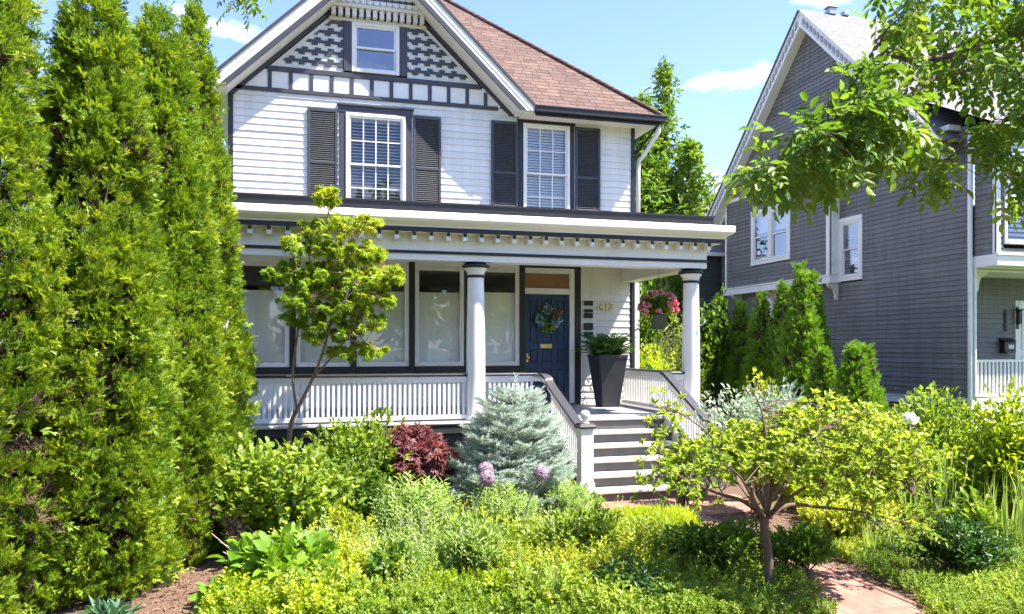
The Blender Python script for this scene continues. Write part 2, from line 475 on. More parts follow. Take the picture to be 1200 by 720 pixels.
def leafmesh(name, P, D, N, L, W, tmpl, m, parent=None, tint=None, loc=None, extra=None, **tags):
    """one mesh of leaf templates. P base points, D axis, N up hints (all K,3), L, W sizes."""
    P = np.asarray(P, float); K = len(P)
    D = norm(np.asarray(D, float)); N = np.asarray(N, float)
    C = np.cross(N, D); C = norm(C + 1e-6*RNG.normal(size=C.shape)); N = np.cross(D, C)
    L = np.broadcast_to(np.asarray(L, float), (K,)); W = np.broadcast_to(np.asarray(W, float), (K,))
    tv, tf = tmpl
    V = (P[:,None,:] + D[:,None,:]*(tv[None,:,0,None]*L[:,None,None]) + C[:,None,:]*(tv[None,:,1,None]*W[:,None,None])
         + N[:,None,:]*(tv[None,:,2,None]*L[:,None,None]))
    nv = len(tv); nf = len(tf)
    sizes = np.array([len(f) for f in tf]); loops = np.concatenate([np.array(f) for f in tf]); nl = len(loops)
    org = np.array(base_of(parent)) if parent is not None else (np.array(loc, float) if loc is not None else np.zeros(3))
    V = V.reshape(-1, 3) - org
    me = bpy.data.meshes.new(name)
    me.vertices.add(K*nv); me.vertices.foreach_set('co', V.ravel())
    me.loops.add(K*nl)
    me.loops.foreach_set('vertex_index', (loops[None,:] + (np.arange(K)*nv)[:,None]).ravel().astype(np.int32))
    me.polygons.add(K*nf)
    starts = np.concatenate([[0], np.cumsum(sizes)[:-1]])
    me.polygons.foreach_set('loop_start', (starts[None,:] + (np.arange(K)*nl)[:,None]).ravel().astype(np.int32))
    me.polygons.foreach_set('loop_total', np.tile(sizes, K).astype(np.int32))
    if tint is None: tint = RNG.random(K)
    a = me.attributes.new('tint', 'FLOAT', 'FACE')
    tt = np.repeat(np.clip(tint, 0, 1), nf) + (RNG.random(K*nf)-.5)*.12
    a.data.foreach_set('value', np.clip(tt, 0, 1).astype(np.float32))
    me.materials.append(m)
    me.update(calc_edges=True)
    o = bpy.data.objects.new(name, me); COL.objects.link(o)
    if parent is not None: o.parent = parent
    elif loc is not None: o.location = loc
    tag(o, **tags)
    return o

def stems(name, A, B, ra, rb, m, parent=None, sag=0.0, n=4, seg=4):
    """thin curved tubes from A to B as one mesh"""
    mb = MB()
    for p, q in zip(A, B):
        p, q = Vector(p), Vector(q); L = (q-p).length
        pts = [p.lerp(q, k/seg) + Vector((0,0, sag*L*4*(k/seg)*(1-k/seg))) for k in range(seg+1)]
        mb.tube(pts, [ra + (rb-ra)*k/seg for k in range(seg+1)], n, caps=False)
    return mb.build(name, m, parent)

class Lump:
    """smooth random bumps over directions"""
    def __init__(s, n=9, amp=.28, rng=None):
        r = rng or RNG
        s.k = r.normal(size=(n,3))*2.4; s.p = r.random(n)*6.28; s.a = amp/math.sqrt(n)*1.4
    def __call__(s, d):
        return 1 + (np.sin(d @ s.k.T + s.p)).sum(-1)*s.a

def rdirs(n, zmin=-1.0, zpow=1.0):
    z = zmin + (1-zmin)*RNG.random(n)**zpow; a = RNG.random(n)*2*np.pi; r = np.sqrt(np.maximum(0, 1-z*z))
    return np.stack([r*np.cos(a), r*np.sin(a), z], 1)

def bush_leaves(center, rad, ntips, per, ll, lw, inner=.35, zmin=-.35, lump=.25, up=.35, base=None, s0=.45, zpow=1.0, flat=.0):
    """tips on an uneven ellipsoid, twigs from the middle out, leaves along each twig"""
    c = np.array(center, float); rad = np.array(rad, float)
    d = rdirs(ntips, zmin, zpow)
    r = (inner + (1-inner)*RNG.random(ntips)**.45)*Lump(amp=lump)(d)
    tip = c + d*rad*r[:,None]
    b = (np.array(base, float) if base is not None else c - np.array([0,0,rad[2]*.55]))
    root = b + (tip-b)*.12 + RNG.normal(size=tip.shape)*rad*.05
    clump = RNG.random(ntips)
    s = s0 + (1-s0)*RNG.random((ntips, per)); s[:,0] = 1.0
    P = root[:,None,:] + (tip-root)[:,None,:]*s[...,None]
    P[...,2] += (s*(1-s))*.5*np.linalg.norm(tip-root,axis=1)[:,None]*.5
    tw = norm(tip-root)[:,None,:]
    rv = rdirs(ntips*per).reshape(ntips,per,3)
    D = norm(tw*.55 + rv*.9 + np.array([0,0,up*.6])); D[:,0] = norm(tw[:,0] + rv[:,0]*.3)
    N = norm(np.array([0,0,1.0]) + tw*.5 + rdirs(ntips*per).reshape(ntips,per,3)*.65)
    sz = .7 + .55*RNG.random((ntips,per))
    tint = .55*clump[:,None] + .45*RNG.random((ntips,per))
    f = lambda a: a.reshape(-1, a.shape[-1])
    return f(P), f(D), f(N), (ll*sz).ravel(), (lw*sz).ravel(), tint.ravel(), root, tip

def shrub(name, label, cat, u, t, vtop, hw_px, m, ntips=500, per=9, ll=.06, lw=.035, tmpl=OVATE, group=None, depth=None, zlow=0.0, bark='bark_grey', lump=.25, zmin=-.35, up=.35, nst=40, tintf=None, inner=.35, pos=None, top=None, rx=None, s0=.45, ry=None):
    x, y = pos if pos else place(u, t)
    ztop = top if top is not None else zat(vtop, t)
    r = rx if rx else hw_px*t/FPX
    root = empty(name, (x, y, 0), label, cat, group)
    cz = zlow + (ztop-zlow)*.5; rz = (ztop-zlow)*.5
    P, D, N, L, W, tint, a, b = bush_leaves((x, y, cz), (r, ry or depth or r, rz), ntips, per, ll, lw, inner, zmin, lump, up, (x, y, max(.03, zlow*.5)), s0)
    k = P[:,2] > .02
    if tintf is not None: tint = tintf(P, tint)
    leafmesh('foliage', P[k], D[k], N[k], L[k], W[k], tmpl, m, root, tint[k])
    idx = RNG.choice(len(a), min(nst, len(a)), replace=False)
    base = np.tile(np.array([x, y, 0.0]), (len(idx),1)) + RNG.normal(size=(len(idx),3))*np.array([r*.12, r*.12, 0])
    stems('stems', base, b[idx], .009, .003, M[bark], root, .06, 4)
    return root

def thuja(name, label, u, t, ztop, rad, seed, m, group, n=9000, size=.12, pos=None, gap=None, tip_pow=.62, hmax=.34, low=.05, fat=.82):
    """column of upright flat sprays over a bare trunk"""
    x, y = pos if pos else place(u, t)
    root = empty(name, (x, y, 0), label, 'tree', group)
    rg = np.random.default_rng(seed)
    prof = lambda h: np.where(h < hmax, fat + (1-fat)*(h/hmax)**.7, np.maximum(0, (1-h)/(1-hmax))**tip_pow)
    nt_ = int(n/9)
    h = rg.random(nt_*2); h = h[rg.random(len(h)) < prof(h)+.10][:nt_]; nt_ = len(h)
    a = rg.random(nt_)*2*np.pi; z = low + h*(ztop-low)
    k1, k2, k3 = rg.random(3)*6.28
    nb = rg.integers(5, 8)
    bough = np.sin(nb*a + k1 + 1.5*np.sin(z*1.3+k2))*.55 + np.sin(z*3.4 + 2*a + k3)*.45
    rr = rad*prof(h)*(.90 + .12*bough)*(1.06 - .30*rg.random(nt_)**1.4)
    out0 = np.stack([np.cos(a), np.sin(a), np.zeros(nt_)], 1); tan0 = np.stack([-np.sin(a), np.cos(a), np.zeros(nt_)], 1)
    C = np.stack([x + rr*np.cos(a), y + rr*np.sin(a), z], 1)
    ax = norm(out0*.8 + np.array([0,0,.75]) + rg.normal(size=(nt_,3))*.25)
    tw = size*(.7+.7*rg.random(nt_))
    per = 10
    j = rg.normal(size=(nt_, per, 3))
    D = norm(ax[:,None,:]*.95 + j*.55)
    P = C[:,None,:] - ax[:,None,:]*(tw*.55)[:,None,None] + D*(tw[:,None]*rg.random((nt_,per))*.75)[...,None]
    D = norm(D + np.array([0,0,.25])); N = norm(tan0[:,None,:]*rg.choice([-1,1], (nt_,per))[...,None]*.5 + out0[:,None,:]*.5 + rg.normal(size=(nt_,per,3))*.6)
    L = size*.95*(.6+.6*rg.random((nt_,per)))
    tint = (.46 + .12*bough)[:,None] + .34*(rg.random((nt_,1))-.5) + .42*(rg.random((nt_,per))-.5)  # tint follows the bulges of the boughs, plus random variation
    P, D, N, L, tint = P.reshape(-1,3), D.reshape(-1,3), N.reshape(-1,3), L.ravel(), tint.ravel()
    A0 = np.repeat(a, per); k = P[:,2] > .01
    if gap is not None:
        for ga, gz, gw, gh in gap:
            da = np.abs((A0-ga+np.pi)%(2*np.pi)-np.pi)
            k &= ~((da/gw)**2 + ((P[:,2]-gz)/gh)**2 < 1)
    leafmesh('foliage', P[k], D[k], N[k], L[k], L[k]*.9, SPRAY, m, root, tint[k])
    mb = MB()
    mb.tube([(x, y, 0), (x+.02, y, ztop*.5), (x, y+.01, ztop*.93)], [rad*.13, rad*.09, .008], 8)
    tr = mb.build('trunk', M['bark'], root)
    nbg = 70
    hh = rg.random(nbg)*.85; aa = rg.random(nbg)*6.28; z0 = low + hh*(ztop-low)
    r2 = rad*prof(hh)*.8
    A = np.stack([np.full(nbg, x), np.full(nbg, y), z0*.92+.05], 1); B = np.stack([x+r2*np.cos(aa), y+r2*np.sin(aa), np.minimum(z0+.25, ztop*.95)], 1)
    stems('limbs', A, B, .014, .004, M['twig'], root, -.05, 4)
    # brown dead inner foliage
    n3 = int(n*.16); h3 = rg.random(n3)*.90; a3 = rg.random(n3)*6.28
    r3 = rad*prof(h3)*(.35+.32*rg.random(n3))
    P3 = np.stack([x+r3*np.cos(a3), y+r3*np.sin(a3), low+h3*(ztop-low)], 1)
    npt = int(n*.014); cz = rg.random(7)*.75; ca = rg.random(7)*6.28; wi = rg.integers(0, 7, npt)
    h4 = np.clip(cz[wi] + rg.normal(size=npt)*.022, .02, .95); a4 = ca[wi] + rg.normal(size=npt)*.20
    r4 = rad*prof(h4)*(.78+.22*rg.random(npt))
    P4 = np.stack([x+r4*np.cos(a4), y+r4*np.sin(a4), low+h4*(ztop-low)], 1); P3 = np.concatenate([P3, P4]); n3 = len(P3)
    leafmesh('inner_foliage', P3, rg.normal(size=(n3,3))+np.array([0,0,.5]), rg.normal(size=(n3,3)), size*1.2, size*1.1, SPRAY, M['dead'], root)
    return root

def limb_tree(root, limbs, tips, bark, ntwig_r=.004, sec=60, trunk_name='trunk', sag=.05, skip=2):
    """limbs: list of [(point, radius)...]; joins secondaries and tips to the nearest wood. returns (tip, twig direction)"""
    mb = MB()
    nodes = []
    for L in limbs:
        pts = [Vector(p) for p, r in L]; rs = [r for p, r in L]
        # smooth the polyline
        P2, R2 = [], []
        for i in range(len(pts)-1):
            p0 = pts[max(i-1,0)]; p1 = pts[i]; p2 = pts[i+1]; p3 = pts[min(i+2,len(pts)-1)]
            for k in range(4):
                s = k/4
                q = .5*((2*p1) + (p2-p0)*s + (2*p0-5*p1+4*p2-p3)*s*s + (3*p1-p0-3*p2+p3)*s**3)
                P2.append(q); R2.append(rs[i] + (rs[i+1]-rs[i])*s)
        P2.append(pts[-1]); R2.append(rs[-1])
        mb.tube(P2, R2, 8)
        nodes += [(p, r) for p, r in zip(P2, R2)][skip:]
    tips = [Vector(p) for p in tips]
    order = list(range(len(tips))); random.shuffle(order)
    secs = order[:sec]
    NP = np.array([list(p) for p, r in nodes]); NR = [r for p, r in nodes]
    def join(q, r0, r1, lst):
        d = np.linalg.norm(NPc[0] - np.array(q), axis=1); i = int(d.argmin())
        p = Vector(NPc[0][i]); L = (q-p).length
        bend = Vector((random.uniform(-1,1), random.uniform(-1,1), random.uniform(-.3,1.2)))*L*sag
        pts = [p, p.lerp(q,.35)+bend, p.lerp(q,.7)+bend*.8, q]
        mb.tube(pts, [r0, r0*.7+r1*.3, r0*.3+r1*.7, r1], 5, caps=False)
        return pts
    NPc = [NP]
    newn = []
    for i in secs:
        pts = join(tips[i], min(.011, ntwig_r*2.2), ntwig_r*.7, nodes)
        for k in range(1, 7):
            s = k/6
            newn.append(list(pts[0].lerp(pts[1], s*3) if s <= 1/3 else (pts[1].lerp(pts[2], s*3-1) if s <= 2/3 else pts[2].lerp(pts[3], s*3-2))))
    NPc[0] = np.concatenate([NP, np.array(newn)]) if newn else NP
    dirs = []
    for i, q in enumerate(tips):
        pts = join(q, ntwig_r, ntwig_r*.35, nodes)
        dirs.append((pts[2], q))
    mb.build(trunk_name, bark, root)
    return dirs

def tip_leaves(dirs, per, ll, lw, spread=.9, up=.2, s0=0.0, back=1.0):
    A = np.array([list(a) for a, b in dirs]); B = np.array([list(b) for a, b in dirs]); n = len(A)
    s = s0 + (1-s0)*RNG.random((n,per)); s[:,0] = 1
    P = B[:,None,:] - (B-A)[:,None,:]*back*(1-s[...,None])
    tw = norm(B-A)[:,None,:]
    D = norm(tw*.6 + rdirs(n*per).reshape(n,per,3)*spread + np.array([0,0,up]))
    N = norm(np.array([0,0,1.0]) + rdirs(n*per).reshape(n,per,3)*.6)
    sz = .7+.55*RNG.random((n,per)); tint = .5*RNG.random((n,1)) + .5*RNG.random((n,per))
    f = lambda a: a.reshape(-1,3)
    return f(P), f(D), f(N), (ll*sz).ravel(), (lw*sz).ravel(), tint.ravel()
# ------------------------------------------------------------------ building helpers
SRN = random.Random(21)
def lap_siding(mb, x0, x1, z0, z1, openings=(), exp=.117, lip=.016, xr=None, m=0):
    """clapboards: each course leans out at its foot over the one below (outward = local -y)"""
    n = max(1, round((z1-z0)/exp)); e = (z1-z0)/n
    for i in range(n):
        a, b = z0+i*e, z0+(i+1)*e
        segs = [(x0, x1)] if xr is None else [xr((a+b)/2)]
        for (ox0, ox1, oz0, oz1) in openings:
            if oz0 < b-.004 and oz1 > a+.004:
                ns = []
                for s, t in segs:
                    if ox1 <= s or ox0 >= t: ns.append((s, t)); continue
                    if ox0 > s: ns.append((s, ox0))
                    if ox1 < t: ns.append((ox1, t))
                segs = ns
        bd = []
        for s, t in segs:
            while t-s > 4.4:
                q = s + SRN.uniform(1.7, 4.2)
                if t-q < .5: break
                bd.append((s, q-.0012)); s = q
            bd.append((s, t))
        for s, t in bd:
            if t-s < .005: continue
            l2 = lip*SRN.uniform(.88, 1.12)
            mb.add([(s, -l2, a), (t, -l2, a), (t, -.003, b), (s, -.003, b), (s, -.002, a), (t, -.002, a)], [(0,1,2,3), (4,5,1,0)], m)

def make_window(parent, xf, x0, x1, z0, z1, name='window', cols=0, rows=0, cols2=None, rows2=None, fw=.05, meet=True, blind=None, glass='glass',
                shade_to=None, casing=None, frame_m='white', proud=.05, depth=.16, slat_gap=.045, tilt=.022):
    """frame (mesh of the window part), sub-parts: pane(s), blind / shade. local: x along, outward -y"""
    mb = MB(xf)
    # jamb frame
    mb.box(x0, x0+fw, -proud, .05, z0, z1, 0, .006); mb.box(x1-fw, x1, -proud, .05, z0, z1, 0, .006)
    mb.box(x0+fw, x1-fw, -proud+.002, .05, z1-fw, z1, 0, .006); mb.box(x0+fw, x1-fw, -proud-.012, .05, z0, z0+fw, 0, .006)
    a, b = x0+fw, x1-fw
    zb, zt = z0+fw, z1-fw
    zm = (zb+zt)/2
    sw = .032
    yu, yl = -.012, .018
    def sash(za, zc, y, nc, nr):
        mb.box(a, a+sw, y-.014, y+.014, za, zc); mb.box(b-sw, b, y-.014, y+.014, za, zc)
        mb.box(a+sw, b-sw, y-.0135, y+.0135, za, za+sw); mb.box(a+sw, b-sw, y-.0135, y+.0135, zc-sw, zc)
        for k in range(1, nc):
            xx = a+sw + (b-a-2*sw)*k/nc
            mb.box(xx-.009, xx+.009, y-.010, y+.003, za+sw, zc-sw)
        for k in range(1, nr):
            zz = za+sw + (zc-za-2*sw)*k/nr
            mb.box(a+sw, b-sw, y-.0085, y+.002, zz-.009, zz+.009)
    if meet:
        sash(zm-.016, zt, yu, cols, rows); sash(zb, zm+.016, yl, cols2 or cols, rows2 or rows)
    else:
        sash(zb, zt, yu, cols, rows)
    w = mb.build(name, M[frame_m], parent)
    if meet:
        for za, zc, y in ((zm, zt, yu), (zb, zm, yl)):
            g = MB(xf); g.quad((a+.01, y+.004, za+.01), (b-.01, y+.004, za+.01), (b-.01, y+.004, zc-.01), (a+.01, y+.004, zc-.01))
            g.build('pane', M[glass], w)
    else:
        g = MB(xf); g.quad((a+.01, yu+.004, zb+.01), (b-.01, yu+.004, zb+.01), (b-.01, yu+.004, zt-.01), (a+.01, yu+.004, zt-.01))
        g.build('pane', M[glass], w)
    if blind:
        bl = MB(xf); n = int((zt-zb)/slat_gap)
        for k in range(n):
            zz = zb + .02 + k*slat_gap
            bl.add([(a+.01, .075, zz-.006), (b-.01, .075, zz-.006), (b-.01, .075+slat_gap*.6, zz-.006+tilt), (a+.01, .075+slat_gap*.6, zz-.006+tilt)], [(0,1,2,3)])
        bl.box(a+.01, b-.01, .07, .12, zt-.05, zt-.005)
        bl.build('blind', M['blind'], w)
    if shade_to is not None:
        s = MB(xf); s.quad((a+.006, .06, zb), (b-.006, .06, zb), (b-.006, .06, shade_to), (a+.006, .06, shade_to))
        s.box(a+.006, b-.006, .05, .075, shade_to, shade_to+.022)
        s.build('shade', M['shade'], w)
    return w

def trim_boards(parent, xf, x0, x1, z0, z1, w, m, name='window_trim', proud=.03, top=None, bottom=True, head=0):
    mb = MB(xf); t = top or w
    mb.box(x0-w, x0-.001, -proud, .02, z0, z1, 0, .004); mb.box(x1+.001, x1+w, -proud, .02, z0, z1, 0, .004)
    mb.box(x0-w-head, x1+w+head, -proud-.008, .02, z1+.001, z1+t, 0, .004)
    if head: mb.box(x0-w-head-.02, x1+w+head+.02, -proud-.035, .02, z1+t+.001, z1+t+.03, 0, .004)
    if bottom: mb.box(x0-w, x1+w, -proud-.012, .02, z0-w, z0-.001, 0, .004)
    return mb.build(name, m, parent)

def make_shutter(parent, xf, x0, x1, z0, z1):
    mb = MB(xf); st = .045; d0, d1 = -.055, -.018
    zm = z0 + (z1-z0)*.47
    mb.box(x0, x0+st, d0, d1, z0, z1, 0, .005); mb.box(x1-st, x1, d0, d1, z0, z1, 0, .005)
    for a, b in ((z0, z0+.06), (zm-.025, zm+.025), (z1-.055, z1)):
        mb.box(x0+st, x1-st, d0+.002, d1, a, b, 0, .004)
    s = mb.build('shutter', M['trim'], parent)
    lv = MB(xf)
    for a, b in ((z0+.06, zm-.025), (zm+.025, z1-.055)):
        n = int((b-a)/.034)
        for k in range(n):
            zz = a + (k+.5)*(b-a)/n
            lv.add([(x0+st, -.050, zz-.016), (x1-st, -.050, zz-.016), (x1-st, -.026, zz+.014), (x0+st, -.026, zz+.014),
                    (x0+st, -.046, zz-.019), (x1-st, -.046, zz-.019), (x1-st, -.022, zz+.011), (x0+st, -.022, zz+.011)],
                   [(0,1,2,3), (4,7,6,5), (0,4,5,1), (2,6,7,3)])
    lv.quad((x0+st, -.020, z0+.06), (x1-st, -.020, z0+.06), (x1-st, -.020, z1-.055), (x0+st, -.020, z1-.055))
    lv.build('louvres', M['shutter'], s)
    return s

def copies(proto, parent, locs):
    for L in locs:
        c = proto.copy(); COL.objects.link(c); c.parent = parent; c.location = L
    return

# ------------------------------------------------------------------ THE WHITE HOUSE
HX0, HX1, WY, BY = -1.15, 6.05, 13.4, 24.0
GC, GZ, PT = 1.27, 8.88, .955             # gable centre, peak, pitch
house = empty('house', (2.45, WY, 0), 'white clapboard house with black trim, brown shingle roof, gable and columned front porch', 'house')
XF = Matrix.Translation((0, WY, 0))        # front wall frame (outward -y)

W1 = (.72, 1.74, 4.32, 6.06); W2 = (3.87, 4.76, 4.32, 6.12); WA = (.82, 1.63, 6.76, 7.62)
LW = [(-.10-1.0*k-.0, 0, 0, 0) for k in range(0)]
low_edges = [(-1.10,-.20), (-.10,.80), (.90,1.80), (1.90,2.78), (2.90,3.80)]
LZ0, LZ1 = 1.72, 3.56
D = (3.90, 4.76, 1.03, 3.02)

sd = MB(XF)
lap_siding(sd, HX0+.06, HX1-.06, 3.4, 6.35, [(W1[0]-.02, W1[1]+.02, W1[2]-.02, W1[3]+.02), (W2[0]-.02, W2[1]+.02, W2[2]-.02, W2[3]+.02)], .1175, .018)
lap_siding(sd, 4.98, HX1-.08, 1.0, 3.4, (), .1175, .018)
# side and rear walls
for xf, a, b in ((Matrix.Translation((HX0, WY, 0)) @ Matrix.Rotation(-math.pi/2, 4, 'Z'), -(BY-WY), -.06),
                 (Matrix.Translation((HX1, WY, 0)) @ Matrix.Rotation(math.pi/2, 4, 'Z'), .06, BY-WY)):
    sd.xf = xf; lap_siding(sd, a, b, .3, 6.3, (), .1175, .018)
sd.xf = Matrix.Translation((0, BY, 0)) @ Matrix.Rotation(math.pi, 4, 'Z'); lap_siding(sd, -HX1, -HX0, .3, 6.3, (), .1175, .018)
sd.xf = None
sd.box(HX0+.02, HX1-.02, WY+.6, WY+.62, 3.42, 3.44)
sd.build('wall', M['siding'], house)
fl = MB(); fl.box(HX0+.03, HX1-.03, WY+.03, BY-.03, 3.40, 3.5); fl.box(HX0+.03, HX1-.03, WY+.03, BY-.03, .9, .98)
fl.quad((HX0+.03, WY+3.2, 1.), (HX1-.03, WY+3.2, 1.), (HX1-.03, WY+3.2, 3.4), (HX0+.03, WY+3.2, 3.4))
fl.quad((HX0+.03, WY+3.2, 3.5), (HX1-.03, WY+3.2, 3.5), (HX1-.03, WY+3.2, 6.3), (HX0+.03, WY+3.2, 6.3))
fl.build('inner_floor', paint('inner_room', (.30,.27,.22), .8), house)
fd = MB(); fd.box(HX0+.02, HX1-.02, WY-.004, BY-.02, -.1, .3); fd.build('foundation', M['brickwall'], house)

# corner boards (dark) and gable wall backing
for x0_, x1_, za_, zb_ in ((HX0-.02, HX0+.06, 3.4, 6.35), (HX1-.06, HX1+.012, 1.0, 3.27), (HX1-.06, HX1+.012, 3.9, 6.2)):
    cb = MB(XF); cb.box(x0_, x1_, -.034, .06, za_, zb_, 0, .004); cb.build('corner_board', M['black'], house)
cw = MB(XF); cw.box(HX1+.014, HX1+.11, -.02, .09, 1.0, 3.27, 0, .004); cw.build('corner_post', M['white'], house)

# frieze band with framed panels
zb0, zb1 = 6.35, 6.68
fb = MB(XF)
hw = lambda z: (GZ-.44-z)/PT
fb.box(HX0, GC+hw(zb0)-.02, -.018, .02, zb0, zb1, 0)
fr = MB(XF)
fr.box(HX0-.02, GC+hw(zb0)-.06, -.040, .02, zb0-.045, zb0+.02, 0, .004)
fr.box(GC-hw(zb1)+.02, GC+hw(zb1)-.02, -.042, .02, zb1-.03, zb1+.055, 0, .004)
k = HX0+.02
x = HX0 + .30
while x < GC+hw(zb0)-.2:
    ztop = min(zb1-.03, GZ-.46-abs(x-GC)*PT)
    if ztop > zb0+.1: fr.box(x-.032, x+.032, -.034, .02, zb0+.021, ztop, 0, .003)
    x += .335
fbo = fb.build('frieze_band', M['white'], house); fr.build('band_frame', M['trim'], fbo)

# gable shingles: pale backing with staggered dark courses
gb = MB(XF)
z0g = zb1+.05
pts = [(GC-hw(z0g), z0g), (GC+hw(z0g), z0g), (GC+hw(7.66), 7.66), (GC-hw(7.66), 7.66)]
def gpoly(poly, y0, m):
    gb.prism(poly, 'y', y0, .02, m)
def gcell(x0, x1, z0, z1, y, m):
    """one row of shingles, cut along the rake"""
    lim = lambda z: hw(z)-.09
    xa, xb = x0, x1
    l0, l1 = lim(z0), lim(z1)
    P = [(max(x0, GC-l0), z0), (min(x1, GC+l0), z0), (min(x1, GC+l1), z1), (max(x0, GC-l1), z1)]
    if P[1][0]-P[0][0] < .01 or P[2][0]-P[3][0] < .005: return
    gb.prism(P, 'y', -y, -.012, m)
# pale base: left and right of the window, cut around it
for xa, xb in ((GC-3, WA[0]-.14), (WA[1]+.14, GC+3)):
    lim = hw
    P = []
    if xa < GC-2: gpoly([(GC-hw(z0g), z0g), (xb, z0g), (xb, 7.66), (GC-hw(7.66), 7.66)], -.014, 0)
    else: gpoly([(xa, z0g), (GC+hw(z0g), z0g), (GC+hw(7.66), 7.66), (xa, 7.66)], -.014, 0)
gpoly([(WA[0]-.14, WA[3]+.0), (WA[1]+.14, WA[3]), (WA[1]+.14, 7.66), (WA[0]-.14, 7.66)], -.014, 0)
per, rowp = .212, .1755
for r in range(6):
    zb = z0g + .075 + r*rowp
    if zb + .13 > 7.66: 
        break
    for xa, xb in ((GC-2.4, WA[0]-.145), (WA[1]+.145, GC+2.4)):
        gcell(xa, xb, zb+.042, zb+.088, .030, 1)
        x = xa - (xa % per) - per
        sh = .0 if r % 2 == 0 else .0
        while x < xb:
            for (dx, za, zc) in ((0.0, zb+.088, zb+.130), (-.052, zb, zb+.042)):
                a_, b_ = max(xa, x+dx+sh), min(xb, x+dx+sh+.10)
                if b_-a_ > .01: gcell(a_, b_, za, zc, .0305 if za > zb else .031, 1)
            x += per
gb.build('gable_shingles', [M['siding'], M['trim']], house)

# pediment at the top of the gable, on a row of dentils
pd = MB(XF)
hz = lambda z: (GZ-.30-z)/PT
pz = 7.86
pd.prism([(GC-hz(pz), pz), (GC+hz(pz), pz), (GC, GZ-.30)], 'y', -.17, .02, 0)
pd.box(GC-hz(7.62)+.18, GC+hz(7.62)-.18, -.06, .02, 7.61, 7.66, 3)
pd.box(GC-hz(7.66)+.06, GC+hz(7.66)-.06, -.055, .02, 7.661, 7.80, 2)
pd.box(GC-hz(7.8)+.02, GC+hz(7.8)-.02, -.19, .02, 7.801, 7.859, 3, .004)
x = GC - 1.1
while x < GC+1.1:
    if abs(x-GC) < hz(7.74)-.12: pd.box(x-.037, x+.037, -.165, -.056, 7.662, 7.80, 3, .004)
    x += .115
for r, (zc, m_) in enumerate(((7.905, 0), (7.955, 1), (8.01, 0), (8.06, 1), (8.12, 0))):
    x = GC - 1.2 + (.0 if r % 2 else .055)
    while x < GC+1.2:
        if abs(x-GC) < hz(zc)-.06:
            pg = [(x+.05*math.cos(R(180+20*q)), zc+.045*math.sin(R(180+20*q))) for q in range(10)] + [(x+.05, zc+.03), (x-.05, zc+.03)]
            pd.prism(pg, 'y', -.178-.004*(5-r), -.165, m_)
        x += .11
pd.build('pediment', [M['siding'], M['trim'], M['black'], M['cream']], house)

# rake boards
XL, XR = -1.41, 3.98
pathr = [XL, GC, XR]
def rk(q, p):
    lim = (GZ - p[0] - 6.215)/PT
    q = max(GC-lim, min(GC+lim, q))
    return (q, WY-.45+p[1], GZ - PT*abs(q-GC) - p[0])
rw = MB(); rw.sweep([(.02,0), (.105,0), (.105,-.014), (.15,-.014), (.15,-.006), (.24,-.006), (.24,.01)], pathr, rk, 0)
rw.sweep([(.345,.02), (.325,.43)], pathr, rk, 1)
for q in (XL, XR):
    rw.add([rk(q, (.0,0)), rk(q, (.10,0)), rk(q, (.345,0)), rk(q, (.345,.43)), rk(q, (.10,.43)), rk(q, (0,.43))], [(0,1,4,5), (1,2,3,4)], 0)
rwo = rw.build('rake_board', [M['white'], M['soffit']], house)
rd = MB(); rd.sweep([(.24,-.016), (.345,-.016), (.345,.02)], pathr, rk, 0); rd.sweep([(.32,.41), (.42,.41), (.42,.46)], pathr, rk, 0)
rd.sweep([(-.03,-.03), (.02,-.03), (.02,.0)], pathr, rk, 0)
rd.build('rake_moulding', M['trim'], rwo)

# roof
EX0, EX1, EZ, EY0, EY1, PM = -1.52, 6.42, 6.31, 12.95, 24.4, .945
rz_ = EZ + PM*(EX1-EX0)/2; RX = (EX0+EX1)/2; RY0, RY1 = EY0+(EX1-EX0)/2, EY1-(EX1-EX0)/2
zf = lambda y: EZ + PM*(y-EY0)
rf = MB()
yv = EY0 + (GZ-EZ)/PM
rf.add([(XR, EY0, EZ), (EX1, EY0, EZ), (RX, RY0, rz_), (GC, yv, GZ)], [(0,1,2,3)], 0)
rf.add([(GC, yv, GZ), (RX, RY0, rz_), (EX0, EY0+.02, EZ)], [(0,1,2)], 0)
rf.add([(EX1, EY0, EZ), (EX1, EY1, EZ), (RX, RY1, rz_), (RX, RY0, rz_)], [(0,1,2,3)], 1)
rf.add([(EX0, EY1, EZ), (EX0, EY0+.02, EZ), (RX, RY0, rz_), (RX, RY1, rz_)], [(0,1,2,3)], 1)
rf.add([(EX1, EY1, EZ), (EX0, EY1, EZ), (RX, RY1, rz_)], [(0,1,2)], 0)
zl = GZ - PT*(XR-GC)
rf.add([(XR, WY-.48, zl+.03), (XR, EY0+.06, zl+.03), (GC, yv+.03, GZ+.03), (GC, WY-.48, GZ+.03)], [(0,1,2,3)], 1)
rf.add([(XL, WY-.48, zl+.03), (GC, WY-.48, GZ+.03), (GC, yv+.03, GZ+.03), (XL, EY0+.06, zl+.03)], [(0,1,2,3)], 1)
rfo = rf.build('roof', [M['roofx'], M['roofy']], house)
hp = MB()
hp.tube([(EX1-.0, EY0, EZ+.02), (RX, RY0, rz_+.02)], .045, 6, 0); hp.tube([(GC, EY0-.02, GZ+.03), (GC, yv, GZ+.03)], .04, 6, 0)
hp.tube([(RX, RY0, rz_+.02), (RX, RY1, rz_+.02)], .045, 6, 0)
hp.build('ridge_cap', M['roofy'], rfo)
